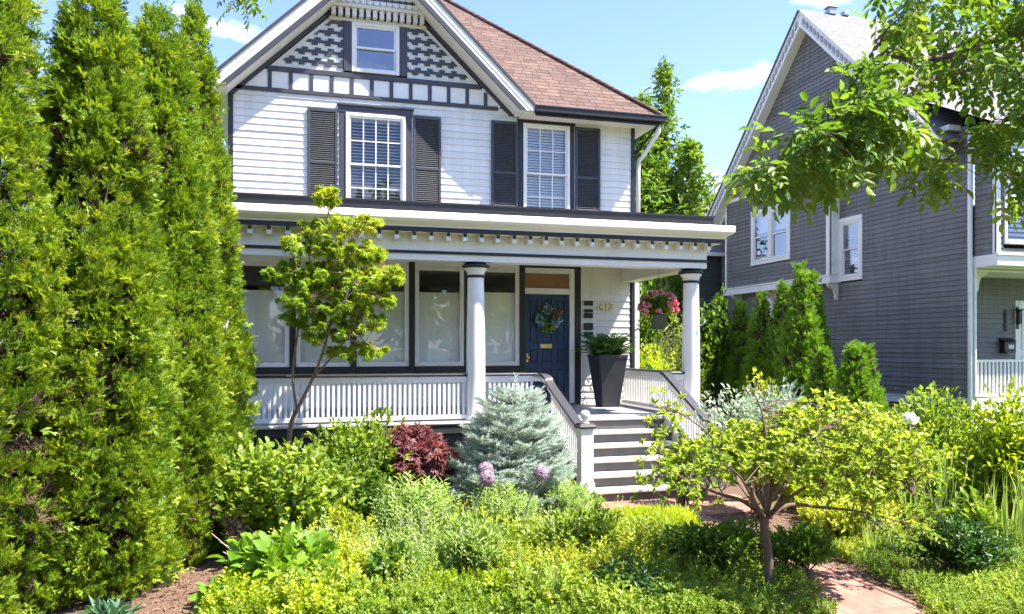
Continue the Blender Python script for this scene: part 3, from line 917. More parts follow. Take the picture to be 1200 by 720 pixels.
# eaves: gutter, soffit, downspout
gt = MB()
gt.box(XR-.02, EX1+.05, EY0-.07, EY0+.02, EZ-.115, EZ-.01, 0, .012); gt.box(XR-.02, EX1+.07, EY0-.085, EY0-.03, EZ-.03, EZ+.005, 0, .01)
gt.box(EX1-.02, EX1+.05, EY0+.021, EY1, EZ-.115, EZ-.01, 0, .012); gt.box(XR, EX1-.03, EY0+.021, EY0+.05, EZ-.16, EZ-.012, 0)
gt.build('gutter', M['black'], house)
sf = MB(); sf.box(XR-.2, EX1-.03, EY0+.052, WY-.004, EZ-.125, EZ-.10); sf.box(HX1+.004, EX1-.03, WY-.004, EY1, EZ-.125, EZ-.10)
sf.box(EX0+.03, HX0-.022, EY0+.06, EY1, EZ-.125, EZ-.10)
sf.build('soffit', M['soffit'], house)
ds = MB()
ds.tube([(EX1-.02, EY0+.10, EZ-.10), (EX1-.03, EY0+.10, EZ-.26), (EX1-.09, EY0+.16, EZ-.38), (HX1+.20, WY-.02, EZ-.62), (HX1+.13, WY+.05, EZ-.72), (HX1+.12, WY+.06, EZ-.9), (HX1+.12, WY+.06, 4.1)], .042, 10)
ds.build('downspout', M['white'], house)
db = MB(); db.tube([(HX1+.02, WY-.03, EZ-.62), (EX1-.04, EY0+.08, EZ-.13)], .025, 6); db.build('eave_brace', M['black'], house)

# upper windows and shutters
w = make_window(house, XF, *W1, cols=4, rows=2, blind=True, fw=.055, slat_gap=.055, tilt=.026)
trim_boards(w, XF, *W1, .105, M['trim'], top=.11, head=.02)
w = make_window(house, XF, *W2, cols=3, rows=2, blind=True, fw=.05, slat_gap=.05, tilt=.044)
trim_boards(w, XF, *W2, .09, M['black'], top=.13, head=.02)
w = make_window(house, XF, *WA, cols=0, rows=0, glass='glass_dark', fw=.06)
trim_boards(w, XF, *WA, .13, M['trim'], top=.001, bottom=False, proud=.045)
for a, b, z1 in ((.09, .585, 6.09), (1.875, 2.36, 6.09), (3.27, 3.765, 6.12), (4.87, 5.36, 6.12)):
    make_shutter(house, XF, a, b, 4.36, z1)

# lower window wall: dark mullions, tall windows with pale shades
mu = MB(XF)
xs = [-1.15] + [(low_edges[i][1]+low_edges[i+1][0])/2 for i in range(4)] + [3.85]
for i, x in enumerate(xs):
    wd = .05 if i else .05
    mu.box(x-wd+.001, x+wd-.001, -.05, .03, 1.601, 3.62, 0, .004)
for i in range(5):
    a, b = low_edges[i]
    mu.box(a+.001, b-.001, -.048, .03, 1.60, LZ0-.002, 0, .004); mu.box(a, b, -.048, .03, LZ1+.002, 3.62, 0)
mu.build('mullions', M['black'], house)
kp = MB(XF)
for i in range(5):
    a, b = low_edges[i]
    kp.box(a-.05, b+.05, -.02, .02, 1.0, 1.60) if i == 0 else kp.box(a-.0498, b+.05, -.02, .02, 1.0, 1.60)
    for x in (a+.002, b-.062): kp.box(x, x+.06, -.040, -.0205, 1.02, 1.59, 0, .004)
    kp.box(a+.063, b-.063, -.039, -.0205, 1.52, 1.59, 0, .004); kp.box(a+.063, b-.063, -.039, -.0205, 1.02, 1.10, 0, .004)
kp.build('window_apron', M['white'], house)
for i, (a, b) in enumerate(low_edges):
    make_window(house, XF, a, b, LZ0, LZ1, meet=False, fw=.045, shade_to=(2.98, 3.02, 3.0, 3.0, 3.02)[i], proud=.03)

# door with frame and transom
df = MB(XF)
df.box(D[1]+.002, D[1]+.10, -.03, .06, 1.0, 3.50, 0, .004); df.box(3.872, D[0]-.002, -.028, .06, 1.0, 3.50, 0, .004)
df.box(D[0]-.001, D[1]+.001, -.026, .06, D[3]+.004, 3.13, 0, .004); df.box(D[0]-.001, D[1]+.001, -.026, .06, 3.42, 3.50, 0, .004)
dfo = df.build('door_frame', M['white'], house)
bj = MB(XF); bj.box(D[1]+.101, D[1]+.215, -.045, .04, 1.0, 3.62, 0, .004); bj.box(3.90, D[1]+.1, -.044, .04, 3.501, 3.62, 0, .004); bj.build('door_surround', M['black'], house)
tg = MB(XF); tg.quad((D[0], .0, 3.13), (D[1], .0, 3.13), (D[1], .0, 3.42), (D[0], .0, 3.42)); tr = tg.build('transom', M['glass'], house)
tc = MB(XF); tc.quad((D[0], .04, 3.13), (D[1], .04, 3.13), (D[1], .04, 3.42), (D[0], .04, 3.42)); tc.build('transom_lit_panel', M['amber'], tr)  # amber panel behind the glass, coloured to look lit
dr = MB(XF)
x0, x1, z0, z1 = D
xm1, xm2 = x0+.29, x1-.29
st = .085
dr.box(x0, x1, .028, .06, z0, z1)
colx = [(x0, x0+st), (xm1-.035, xm1+.035), (xm2-.035, xm2+.035), (x1-st, x1)]
rows_ = [(z0, z0+.20), (z0+.62, z0+.74), (z0+.985, z0+1.09), (z1-.11, z1)]
for a, b in colx: dr.box(a, b, .004, .0275, z0, z1, 0, .004)
for a, b in rows_:
    for i in range(3): dr.box(colx[i][1]+.0005, colx[i+1][0]-.0005, .0045, .0275, a, b, 0, .004)
for i in range(3):
    for a, b in ((z0+.20, z0+.62), (z0+.74, z0+.985), (z0+1.09, z1-.11)):
        dr.box(colx[i][1]+.03, colx[i+1][0]-.03, .012, .0275, a+.03, b-.03, 0, .012)
door = dr.build('door', M['navy'], house)
ms = MB(XF); ms.box(4.205, 4.425, -.006, .003, 2.035, 2.115, 0, .004); ms.box(4.235, 4.395, -.0095, -.0065, 2.055, 2.095, 0, .003); ms.build('mail_slot', M['brass'], door)
kn = MB(XF); kn.tube([(3.955, .003, 1.86), (3.955, -.055, 1.86)], [.012,.012], 8); kn.lathe([(.0,1.83),(.02,1.835),(.028,1.86),(.02,1.885),(0,1.89)], 3.955, -.065, 12); kn.box(3.935, 3.975, -.002, .0035, 1.78, 1.94, 0, .004)
kn.build('handle', M['brass'], door)
th = MB(XF); th.box(D[0]-.03, D[1]+.1, -.12, .06, 1.0, 1.028, 0, .005); th.build('threshold', M['riser'], house)

# gilded number and dark plaques on the wall
def text_obj(name, s, size, loc, m, parent, rot=(math.pi/2, 0, 0), ext=.006):
    cu = bpy.data.curves.new(name, 'FONT'); cu.body = s; cu.size = size; cu.extrude = ext; cu.align_x = 'CENTER'; cu.offset = .004
    cu.materials.append(m)
    tmp = bpy.data.objects.new(name, cu); COL.objects.link(tmp)
    me = bpy.data.meshes.new_from_object(tmp.evaluated_get(bpy.context.evaluated_depsgraph_get()))
    bpy.data.objects.remove(tmp)
    o = bpy.data.objects.new(name, me); COL.objects.link(o); o.parent = parent
    o.location = Vector(loc) - base_of(parent); o.rotation_euler = rot
    return o
text_obj('house_number', '413', .20, (5.50, WY-.034, 2.74), M['brass'], house)
for zc, h in ((2.87, .085), (2.73, .06), (2.64, .09), (2.44, .13), (2.285, .11)):
    pq = MB(XF); pq.box(5.045, 5.215, -.05, -.005, zc-h/2, zc+h/2, 0, .008)
    pq.build('plaque', M['black'], house)

# ------------------------------------------------------------------ porch
PX0, PX1, PY = -1.25, 6.05, 10.68
ent = [(PX0, 0), (PX1, 1), (PX1, 2)]
def en(q, p):
    x, k = q
    if k == 0: return (x, PY-p[0], p[1])
    if k == 1: return (PX1+p[0], PY-p[0], p[1])
    return (PX1+p[0], WY-.05 if p[1] < 3.6 else WY+1.2, p[1])
ew = MB()
ew.sweep([(-.27,3.27), (0,3.27), (0,3.358)], ent, en, 0)
ew.sweep([(0,3.40), (0,3.64), (.18,3.64)], ent, en, 0)
ew.sweep([(.19,3.70), (.20,3.725), (.235,3.745), (.285,3.775), (.30,3.80), (.31,3.80), (.315,3.88), (.305,3.895), (.06,3.915)], ent, en, 0)
ew.sweep([(-.27,3.27), (-.27,3.60)], ent, en, 0)
ent_o = ew.build('porch_cornice', M['white'], house)
ed = MB()
ed.sweep([(0,3.358), (.018,3.358), (.018,3.40), (0,3.40)], ent, en, 0)
ed.sweep([(.18,3.638), (.192,3.638), (.192,3.702)], ent, en, 0)
ed.sweep([(.06,3.915), (.075,3.915), (.075,4.04), (.09,4.045), (.09,4.07), (-.1,4.072)], ent, en, 0)
ed.build('cornice_moulding', M['black'], ent_o)
x = PX0 + .12
dn = MB(); dn.box(x-.032, x+.032, PY-.15, PY-.001, 3.535, 3.637, 0, .004); dn.box(x-.024, x+.024, PY-.158, PY-.1495, 3.590, 3.634, 1)
d0 = dn.build('cornice_block', [M['white'], M['black']], ent_o)
copies(d0, ent_o, [(.238*k, 0, 0) for k in range(1, int((PX1+.1-x)/.238)+1)])
y = PY + .2
dn = MB(); dn.box(PX1+.001, PX1+.15, y-.032, y+.032, 3.535, 3.637, 0, .004); dn.box(PX1+.1495, PX1+.158, y-.024, y+.024, 3.59, 3.634, 1)
d1 = dn.build('cornice_block', [M['white'], M['black']], ent_o)
copies(d1, ent_o, [(0, .238*k, 0) for k in range(1, int((WY-.1-y)/.238)+1)])
pr = MB(); pr.box(PX0, PX1-.002, PY+.11, WY-.002, 3.96, 4.05); pr.box(PX0, 5.96, WY-.002, WY+1.0, 3.96, 3.97)
pr.build('porch_roof', M['groofx'], house)
pc = MB(); pc.box(PX0, PX1-.28, PY+.272, WY-.06, 3.585, 3.62); pc.build('porch_ceiling', M['white'], house)

pf = MB()
pf.box(PX0, HX1, 10.62, WY-.06, .955, 1.0, 0); 
for k in range(0): pass
pfo = pf.build('porch_floor', M['deck'], house)
pn = MB(); pn.box(PX0, HX1+.03, 10.58, 10.619, .968, .999, 0, .01); pn.box(5.55, HX1+.03, 10.6195, WY-.06, 1.0005, 1.03, 0, .006); pn.build('floor_edge', M['tread'], pfo)
sk = MB()
sk.box(PX0, 3.58, 10.66, 10.70, .0, .945, 0); sk.box(5.36, HX1, 10.66, 10.70, 0, .945, 0)
sk.box(HX1-.04, HX1, 10.701, WY-.07, 0, .945, 0); sk.box(PX0, 3.58, 10.60, 10.655, .84, .944, 0, .006)
sk.build('porch_skirt', M['skirt'], house)

def column(cx, cy):
    mb = MB()
    mb.lathe([(.155,1.0), (.155,1.05), (.15,1.06), (.135,1.10), (.137,1.6), (.134,2.2), (.118,3.04), (.118,3.05)], cx, cy, 28)
    mb.lathe([(.126,3.085), (.126,3.115), (.135,3.14), (.158,3.165), (.165,3.18), (.165,3.19)], cx, cy, 28)
    o = mb.build('column', M['white'], house)
    cp = MB()
    cp.lathe([(.118,3.05), (.132,3.052), (.134,3.068), (.132,3.084), (.120,3.085)], cx, cy, 28)
    cp.lathe([(.165,3.19), (.192,3.195), (.196,3.215), (.190,3.235), (.15,3.237), (.15,3.269)], cx, cy, 28)
    cp.build('capital_ring', M['black'], o)
for cx in (-1.02, 2.42, 5.86): column(cx, 10.83)
hk = MB(); hk.tube([(5.94, 10.72, 2.38), (5.97, 10.66, 2.40), (6.0, 10.64, 2.45)], .012, 6); hk.tube([(6.0, 10.64, 2.45), (5.985, 10.65, 2.48)], .012, 6); hk.build('hook', M['metal'], house)

def railing(x0, x1, y, z0=1.0, h=.66, pitch=.070, cap='trim', bw=.0175, ends=True):
    mb = MB(); L = x1-x0
    mb.box(x0, x1, y-.035, y+.035, z0+h-.075, z0+h-.026, 0, .004); mb.box(x0, x1, y-.025, y+.025, z0+h-.11, z0+h-.0755, 0)
    r = mb.build('railing', M['white'], house)
    br = MB(); br.box(x0, x1, y-.03, y+.03, z0+.025, z0+.085, 0, .004); br.build('bottom_rail', M['white'], r)
    cp = MB(); cp.box(x0-.01, x1+.01, y-.055, y+.055, z0+h-.025, z0+h+.012, 0, .012); cp.build('handrail', M[cap], r)
    b = MB(); b.box(x0+.05, x0+.05+2*bw, y-bw, y+bw, z0+.085, z0+h-.11, 0, .003)
    p0 = b.build('baluster', M['white'], r)
    n = int((L-.10)/pitch)
    copies(p0, r, [(pitch*k, 0, 0) for k in range(1, n+1)])
    return r
railing(-1.12, 2.28, 10.83, cap='black')
railing(2.56, 3.34, 10.83, cap='trim')
railing(5.50, 5.73, 10.83, cap='trim', pitch=.065)
# right side of the porch, running back to the wall
sr = MB()
for a, b in ((1.585, 1.634), (1.025, 1.085), (1.55, 1.5845)): sr.box(5.765, 5.835, 11.0, WY-.07, a, b, 0, .003)
sro = sr.build('railing', M['white'], house)
cp = MB(); cp.box(5.745, 5.855, 10.96, WY-.07, 1.635, 1.672, 0, .012); cp.build('handrail', M['trim'], sro)
b = MB(); b.box(5.7825, 5.8175, 11.06, 11.095, 1.085, 1.55, 0, .003); p0 = b.build('baluster', M['white'], sro)
copies(p0, sro, [(0, .072*k, 0) for k in range(1, 31)])

# stairs
SX0, SX1 = 3.62, 5.30
RISE, RUN = .165, .245
stt = MB()
for n in range(1, 6):
    zt = 1.0 - RISE*n; y = 10.60 - RUN*n
    x1 = SX1 + (.22 if n == 5 else 0)
    stt.box(SX0-(.10 if n == 5 else 0), x1, y-.035, y+RUN-.003, zt-.045, zt, 0, .008)
st_o = stt.build('stairs', M['tread'], house)
rs = MB()
for n in range(0, 6):
    zt = 1.0 - RISE*n; y = 10.60 - RUN*n
    rs.box(SX0, SX1, y+.01, y+.035, zt-RISE + (.001 if n < 5 else .0), zt-.046)
rs.build('risers', M['riser'], st_o)
sg = MB()
for x in (SX0-.045, SX1+.003):
    sg.prism([(9.40, .02), (10.66, .86), (10.66, .99), (10.52, .99), (9.40, .24)], 'x', x, x+.042)
sg.build('stringer', M['white'], st_o)

def newel(cx, cy, z0, z1, ball=True):
    mb = MB(); mb.box(cx-.085, cx+.085, cy-.085, cy+.085, z0, z1-.05, 0, .006); mb.box(cx-.10, cx+.10, cy-.10, cy+.10, z0, z0+.14, 0, .006)
    o = mb.build('newel_post', M['white'], house)
    c = MB(); c.box(cx-.115, cx+.115, cy-.115, cy+.115, z1-.05, z1-.01, 0, .01); c.box(cx-.095, cx+.095, cy-.095, cy+.095, z1-.0095, z1+.008, 0, .006); c.build('post_cap', M['trim'], o)
    if ball:
        f = MB(); f.lathe([(.055,z1+.008), (.06,z1+.02), (.028,z1+.035), (.03,z1+.05), (.056,z1+.085), (.066,z1+.12), (.056,z1+.155), (.03,z1+.175), (0,z1+.18)], cx, cy, 20); f.build('finial', M['white'], o)
newel(3.52, 9.30, .175, 1.06)
newel(5.40, 9.30, .175, 1.06)

def stair_rail(x, xe, ztop, yb):
    """handrail easing over from the porch rail and down to the newel"""
    path = [(x-.16, 10.83, 1.65), (x-.07, 10.83, 1.65), (x-.0, 10.79, 1.642), (x+.03, 10.68, 1.60), (x+.04, 10.5, 1.475), (xe, 9.39, .985)]
    P2 = []
    for i in range(len(path)-1):
        p0 = Vector(path[max(i-1,0)]); p1 = Vector(path[i]); p2 = Vector(path[i+1]); p3 = Vector(path[min(i+2,len(path)-1)])
        for k in range(5):
            s = k/5
            P2.append(.5*((2*p1)+(p2-p0)*s+(2*p0-5*p1+4*p2-p3)*s*s+(3*p1-p0-3*p2+p3)*s**3))
    P2.append(Vector(path[-1]))
    def strip(mb, hw, dz0, dz1):
        vs, fs = [], []
        for i, p in enumerate(P2):
            d = P2[min(i+1,len(P2)-1)]-P2[max(i-1,0)]; d.z = 0
            s = Vector((-d.y, d.x, 0)).normalized()*hw
            vs += [p-s+Vector((0,0,dz0)), p+s+Vector((0,0,dz0)), p+s+Vector((0,0,dz1)), p-s+Vector((0,0,dz1))]
        for i in range(len(P2)-1):
            for k in range(4):
                l = (k+1)%4
                fs.append((i*4+k, i*4+l, (i+1)*4+l, (i+1)*4+k))
        n = len(P2)*4
        fs += [(3,2,1,0), (n-4,n-3,n-2,n-1)]
        mb.add(vs, fs, 0)
    wh = MB(); strip(wh, .035, -.10, -.028)
    bot = [(x+.0, 10.62, 1.075), (xe, 9.39, .40)]
    r = wh.build('railing', M['white'], house)
    wb = MB(); wb.prism([(10.62,1.03),(10.62,1.09),(9.39,.45),(9.39,.39)], 'x', x+.01, x+.065); wb.build('bottom_rail', M['white'], r)
    cp = MB(); strip(cp, .062, -.027, .014); cp.build('handrail', M['trim'], r)
    for k in range(16):
        y = 10.52 - k*.072
        s = (10.5-y)/(10.5-9.39); zt = (1.475 + (.985-1.475)*s if y < 10.5 else 1.48) - .095
        zb = 1.06 - (10.62-y)/(10.62-9.39)*.64
        b = MB(); xx = x+.04 + (xe-x-.04)*max(0,s); b.box(xx-.0175, xx+.0175, y-.0175, y+.0175, zb, zt); b.build('baluster', M['white'], r)
stair_rail(3.44, 3.52, 0, 0)
def stair_rail_r():
    wh = MB(); x = 5.40
    wh.prism([(10.75,1.54),(10.75,1.61),(9.39,.955),(9.39,.885)], 'x', x-.035, x+.035)
    r = wh.build('railing', M['white'], house)
    wb = MB(); wb.prism([(10.62,1.03),(10.62,1.09),(9.39,.45),(9.39,.39)], 'x', x-.028, x+.028); wb.build('bottom_rail', M['white'], r)
    cp = MB(); cp.prism([(10.86,1.645),(10.86,1.675),(10.74,1.665),(9.38,1.0),(9.38,.957),(10.75,1.615)], 'x', x-.062, x+.062); cp.build('handrail', M['trim'], r)
    for k in range(17):
        y = 10.66 - k*.072; zt = 1.54 + (y-10.75)*(1.54-.885)/(10.75-9.39) ; zb = 1.06 - (10.62-y)/(10.62-9.39)*.64
        b = MB(); b.box(x-.0175, x+.0175, y-.0175, y+.0175, zb, zt); b.build('baluster', M['white'], r)
stair_rail_r()
# ------------------------------------------------------------------ NEIGHBOUR'S GREY HOUSE
NX, NY0, NYR = 14.3, 13.7, 18.95
ng = empty('house', (18.0, 18.0, 0), 'dark grey clapboard house with white trim and steep side gable behind the leafy branches', 'house')
XS = Matrix.Translation((NX, NY0, 0)) @ Matrix.Rotation(-math.pi/2, 4, 'Z')     # side wall: local x = -(Y-NY0), outward = -X
def ly(Y): return -(Y-NY0)
NZE, NPK, NP_ = 6.82, 11.66, .99
sw = (ly(18.05), ly(17.12), 3.86, 5.58)
s = MB(XS)
lap_siding(s, ly(24.2), -.07, .87, 7.0, [sw], .118, .024)
# bay
XB = Matrix.Translation((14.0, NY0, 0)) @ Matrix.Rotation(-math.pi/2, 4, 'Z')
bw = (ly(21.85), ly(19.80), 4.68, 6.42)
s.xf = XB
lap_siding(s, ly(23.4), ly(18.15), 4.05, 6.92, [bw], .118, .024)
lap_siding(s, ly(23.9), ly(14.0), 7.05, 11.4, (), .118, .024, xr=lambda z: (ly(NYR+(NPK-.35-z)/NP_), ly(NYR-(NPK-.35-z)/NP_)))
s.xf = Matrix.Translation((0, 18.07, 0)); lap_siding(s, 14.08, 14.29, 4.05, 6.95, (), .118, .024)
# front: upper storey over the porch, and the recessed porch wall
s.xf = Matrix.Translation((0, 13.08, 0)); lap_siding(s, 14.38, 22.5, 4.06, 6.8, [(14.47, 15.63, 4.26, 6.54)], .118, .024)
s.xf = XS; lap_siding(s, .08, ly(13.08)-.08, 4.06, 6.8, (), .118, .024)
s.xf = Matrix.Translation((0, 14.9, 0)); lap_siding(s, 14.35, 22.5, .9, 3.8, [(16.93, 18.0, .9, 3.1)], .118, .024)
s.xf = Matrix.Translation((0, 24.2, 0)) @ Matrix.Rotation(math.pi, 4, 'Z'); lap_siding(s, -22.5, -14.3, .87, 7.0, (), .118, .024)
s.xf = Matrix.Translation((22.5, 13.7, 0)) @ Matrix.Rotation(math.pi/2, 4, 'Z'); lap_siding(s, 0, 10.5, .87, 7.0, (), .118, .024)
s.build('wall', M['grey_sid'], ng)
nf = MB(); nf.box(NX+.02, 22.4, 14.95, 24.1, -.1, .72); nf.box(NX+.02, NX+.3, 13.75, 14.949, -.1, .72); nf.build('foundation', M['brickwall'], ng)
t = MB(XS)
t.box(ly(24.2), .02, -.03, .03, .70, .87, 0, .006); t.box(ly(24.2), .03, -.05, .0, .865, .89, 0, .004)
t.box(-.10, .0, -.03, .03, .891, 6.85, 0, .006)
t.box(.001, .12, -.031, -.001, .891, 3.80, 0)      # return of the corner board
t.box(ly(13.16), ly(13.08)+.02, -.03, .03, 4.06, 6.85, 0, .006)
t.xf = XB
t.box(ly(18.19), ly(18.06), -.03, .02, 4.06, 6.95, 0, .006); t.box(ly(23.44), ly(23.34), -.03, .02, 4.06, 6.95, 0, .006)
t.box(ly(23.5), ly(18.0), -.06, .30, 3.82, 4.05, 0, .01); t.box(ly(23.5), ly(18.0), -.09, .0, 4.02, 4.06, 0, .006)
t.box(ly(23.9), ly(14.0), -.035, .30, 6.93, 7.05, 0, .006)
t.xf = None
t.box(14.05, 14.29, 18.02, 18.06, 4.06, 6.92)
# ledge of the front overhang
t.box(NX-.03, 22.5, 13.04, 13.70, 3.80, 4.055, 0, .01); t.box(NX-.05, 22.5, 13.0, 13.06, 4.02, 4.075, 0, .006)
t.box(14.27, 14.38, 13.05, 13.10, 4.076, 6.82, 0, .006)
t.box(14.31, 14.43, 13.72, 13.84, .85, 3.80, 0, .006)   # porch corner post
t.box(18.4, 18.55, 13.72, 13.84, .85, 3.80, 0, .006)
t.box(16.83, 16.93, 14.86, 14.95, .9, 3.2, 0, .006); t.box(18.0, 18.1, 14.86, 14.95, .9, 3.2, 0, .006); t.box(16.94, 17.99, 14.86, 14.95, 3.1, 3.2, 0, .006)
t.box(14.2, 22.5, 13.70, 13.90, .80, .92, 0, .006)
tr_o = t.build('white_trim', M['white'], ng)
# brackets and pilaster under the bay and the porch beam
def bracket(x0, x1, y0, axis):
    prof = [(0,0), (.0,-.42), (.05,-.46), (.09,-.40), (.10,-.28), (.16,-.17), (.28,-.12), (.34,-.08), (.36,0)]
    b = MB()
    if axis == 'bay':   # reaches out from the side wall towards -X
        vs = [(NX - .02 - p*.95, 0, 3.815+q) for p, q in prof]
        b.prism([(a_, c_) for a_, _, c_ in vs], 'y', y0, y0+.09)
    else:
        b.prism([(x0 + p, 3.795+q*1.1) for p, q in prof], 'y', y0, y0+.08)
    b.build('bracket', M['cream'], ng)
bracket(0, 0, 18.05, 'bay'); bracket(0, 0, 21.0, 'bay'); bracket(0, 0, 22.9, 'bay')
bracket(14.44, 0, 13.74, 'porch')
pl = MB(XS); pl.box(ly(21.6), ly(20.7), -.04, .02, .9, 3.81, 0, .006); pl.build('pilaster', M['white'], ng)
M['rake_gap_shade'] = paint('recess_shade_grey', (.30,.30,.31), .7)  # painted shade: grey raised blocks stand in for dark gaps in the rake
# gable rakes
rkb = MB()
pathn = [NYR-5.05, NYR, NYR+5.05]
def nk(q, p): return (13.68+p[1], q, NPK - NP_*abs(q-NYR) - p[0])
rkb.sweep([(0,0), (.10,0), (.10,.02), (.36,.02), (.36,0), (.46,0), (.46,.05), (.44,.34), (.56,.34), (.56,.4)], pathn, nk, 0)
L_ = 5.05
q = NYR - L_ + .1
for sgn in (-1, 1):
    k = .12
    while k < L_-.05:
        for side in (0,):
            y0, y1 = NYR + sgn*k, NYR + sgn*(k+.085)
            vs = [nk(y0,(.16,-.012)), nk(y1,(.16,-.012)), nk(y1,(.30,-.012)), nk(y0,(.30,-.012)),
                  nk(y0,(.16,.03)), nk(y1,(.16,.03)), nk(y1,(.30,.03)), nk(y0,(.30,.03))]
            rkb.add(vs, [(0,1,2,3),(4,7,6,5),(0,4,5,1),(1,5,6,2),(2,6,7,3),(3,7,4,0)], 1)
        k += .16
rkb.build('rake_board', [M['white'], M['rake_gap_shade']], ng)
r = MB()
ze = NPK - NP_*5.1
r.add([(13.62, NYR-5.1, ze+.03), (23, NYR-5.1, ze+.03), (23, NYR, NPK+.03), (13.62, NYR, NPK+.03)], [(0,1,2,3)], 0)
r.add([(13.62, NYR+5.1, ze+.03), (13.62, NYR, NPK+.03), (23, NYR, NPK+.03), (23, NYR+5.1, ze+.03)], [(0,1,2,3)], 0)
r.add([(13.9, 12.70, 6.72), (22.8, 12.70, 6.72), (22.8, 15.2, 8.05), (13.9, 15.2, 8.05)], [(0,1,2,3)], 0)
ro = r.build('roof', M['groofx'], ng)
v = MB(); v.box(14.6, 14.85, NYR-.1, NYR+.1, NPK-.02, NPK+.17, 0, .02); v.box(14.56, 14.89, NYR-.13, NYR+.13, NPK+.171, NPK+.20, 0, .01); v.box(15.1, 15.3, NYR-.1, NYR+.1, NPK, NPK+.13, 0, .02); v.build('roof_vent', M['metal'], ro)
g = MB(); g.box(13.85, 22.8, 12.62, 12.74, 6.62, 6.74, 0, .015); g.box(13.9, 22.7, 12.74, 13.07, 6.66, 6.70); g.build('gutter', M['white'], ng)
d = MB()
d.tube([(14.20, 13.55, 6.55), (14.20, 13.58, 6.40), (14.2, 13.64, 6.25), (14.2, 13.66, 6.0), (14.2, 13.66, .8), (14.2, 13.64, .62), (14.26, 13.5, .5), (14.5, 13.2, .36)], .05, 10)
d.tube([(14.20, 13.1, 6.62), (14.20, 13.3, 6.60), (14.20, 13.55, 6.55)], .05, 10)
d.build('downspout', M['white'], ng)
# windows
w = make_window(ng, XS, sw[0]+.10, sw[1]-.10, sw[2]+.10, sw[3]-.12, cols=0, rows=0, blind=True, glass='glass_dark', slat_gap=.07)
trim_boards(w, XS, sw[0]+.10, sw[1]-.10, sw[2]+.10, sw[3]-.12, .10, M['white'], top=.12, proud=.045)
xm = (bw[0]+bw[1])/2
for a, b in ((bw[0]+.11, xm-.04), (xm+.04, bw[1]-.11)):
    w = make_window(ng, XB, a, b, bw[2]+.10, bw[3]-.12, cols=0, rows=0, glass='glass_dark', shade_to=None)
    cu_ = MB(XB); cu_.quad((a+.05, .12, bw[2]+1.0), (b-.05, .12, bw[2]+1.0), (b-.05, .12, bw[3]-.15), (a+.05, .12, bw[3]-.15)); cu_.build('shade', M['shade'], w)
trb = trim_boards(ng, XB, bw[0]+.11, bw[1]-.11, bw[2]+.10, bw[3]-.12, .105, M['white'], top=.12, proud=.045)
c = MB(XB); c.box(xm-.039, xm+.039, -.05, .02, bw[2]+.10, bw[3]-.12, 0, .004); c.build('window_mullion', M['white'], ng)
w = make_window(ng, Matrix.Translation((0, 13.08, 0)), 14.48, 15.62, 4.27, 6.53, blind=True, slat_gap=.10, fw=.07, tilt=.075)
# porch
pf = MB(); pf.box(14.2, 22.5, 13.74, 14.9, .78, .85); pf.build('porch_floor', M['deck'], ng)
pk = MB(); pk.box(14.32, 22.5, 13.78, 13.82, .0, .78); pk.build('porch_skirt', M['skirt'], ng)
ps = MB(); ps.box(14.55, 14.67, 13.70, 13.775, .0, .79, 0, .006); ps.box(16.0, 16.14, 13.70, 13.775, 0, .79, 0, .006); ps.box(14.68, 15.99, 13.71, 13.77, .60, .79); ps.build('skirt_post', M['white'], ng)
rl = MB(); rl.box(14.44, 16.15, 13.74, 13.81, 1.72, 1.78, 0, .006); rl.box(14.44, 16.15, 13.75, 13.80, .95, 1.01, 0, .004)
rl.box(16.15, 16.27, 13.71, 13.83, .85, 1.86, 0, .006)
rlo = rl.build('railing', M['white'], ng)
b = MB(); b.box(14.50, 14.55, 13.755, 13.80, 1.01, 1.72, 0, .003); p0 = b.build('baluster', M['white'], rlo)
copies(p0, rlo, [(.108*k, 0, 0) for k in range(1, 15)])
nd_ = MB(); nd_.box(16.94, 17.99, 14.90, 14.94, .9, 3.1, 0); nd_.box(17.05, 17.88, 14.88, 14.899, 2.0, 2.95, 0, .01); nd_.box(17.05, 17.88, 14.88, 14.899, 1.0, 1.85, 0, .01); nd_.build('door', M['white'], ng)
nc = MB(); nc.box(14.3, 22.5, 13.72, 14.88, 3.74, 3.79); nc.build('porch_ceiling', M['white'], ng)
# mailbox, number plate and lamp on the porch wall
mbx = empty('mailbox', (16.52, 14.83, 2.0), 'black wall mailbox with a silver emblem beside the grey house door', 'mailbox')
a = MB(); a.box(16.34, 16.70, 14.72, 14.875, 1.92, 2.20, 0, .02); a.prism([(14.70,2.205),(14.875,2.205),(14.875,2.28)], 'x', 16.33, 16.71); a.build('body', M['black'], mbx)
a = MB(); a.box(16.45, 16.62, 14.712, 14.7195, 2.02, 2.12, 0, .004); a.tube([(16.40,14.71,1.95),(16.52,14.69,1.90),(16.64,14.71,1.95)], .008, 6); a.build('emblem', M['metal'], mbx)
npl = MB(); npl.box(16.5, 16.58, 14.85, 14.88, 2.45, 2.95, 0, .01); npl.build('number_plate', M['black'], ng)
lm = empty('wall_lamp', (16.88, 14.83, 2.9), 'black lantern beside the door of the grey house', 'lamp')
a = MB(); a.box(16.82, 16.94, 14.76, 14.85, 2.62, 2.95, 0, .02); a.box(16.80, 16.96, 14.74, 14.855, 2.951, 2.99, 0, .01); a.box(16.84, 16.92, 14.84, 14.858, 2.5, 3.05, 0, .006); a.build('lantern', M['black'], lm)
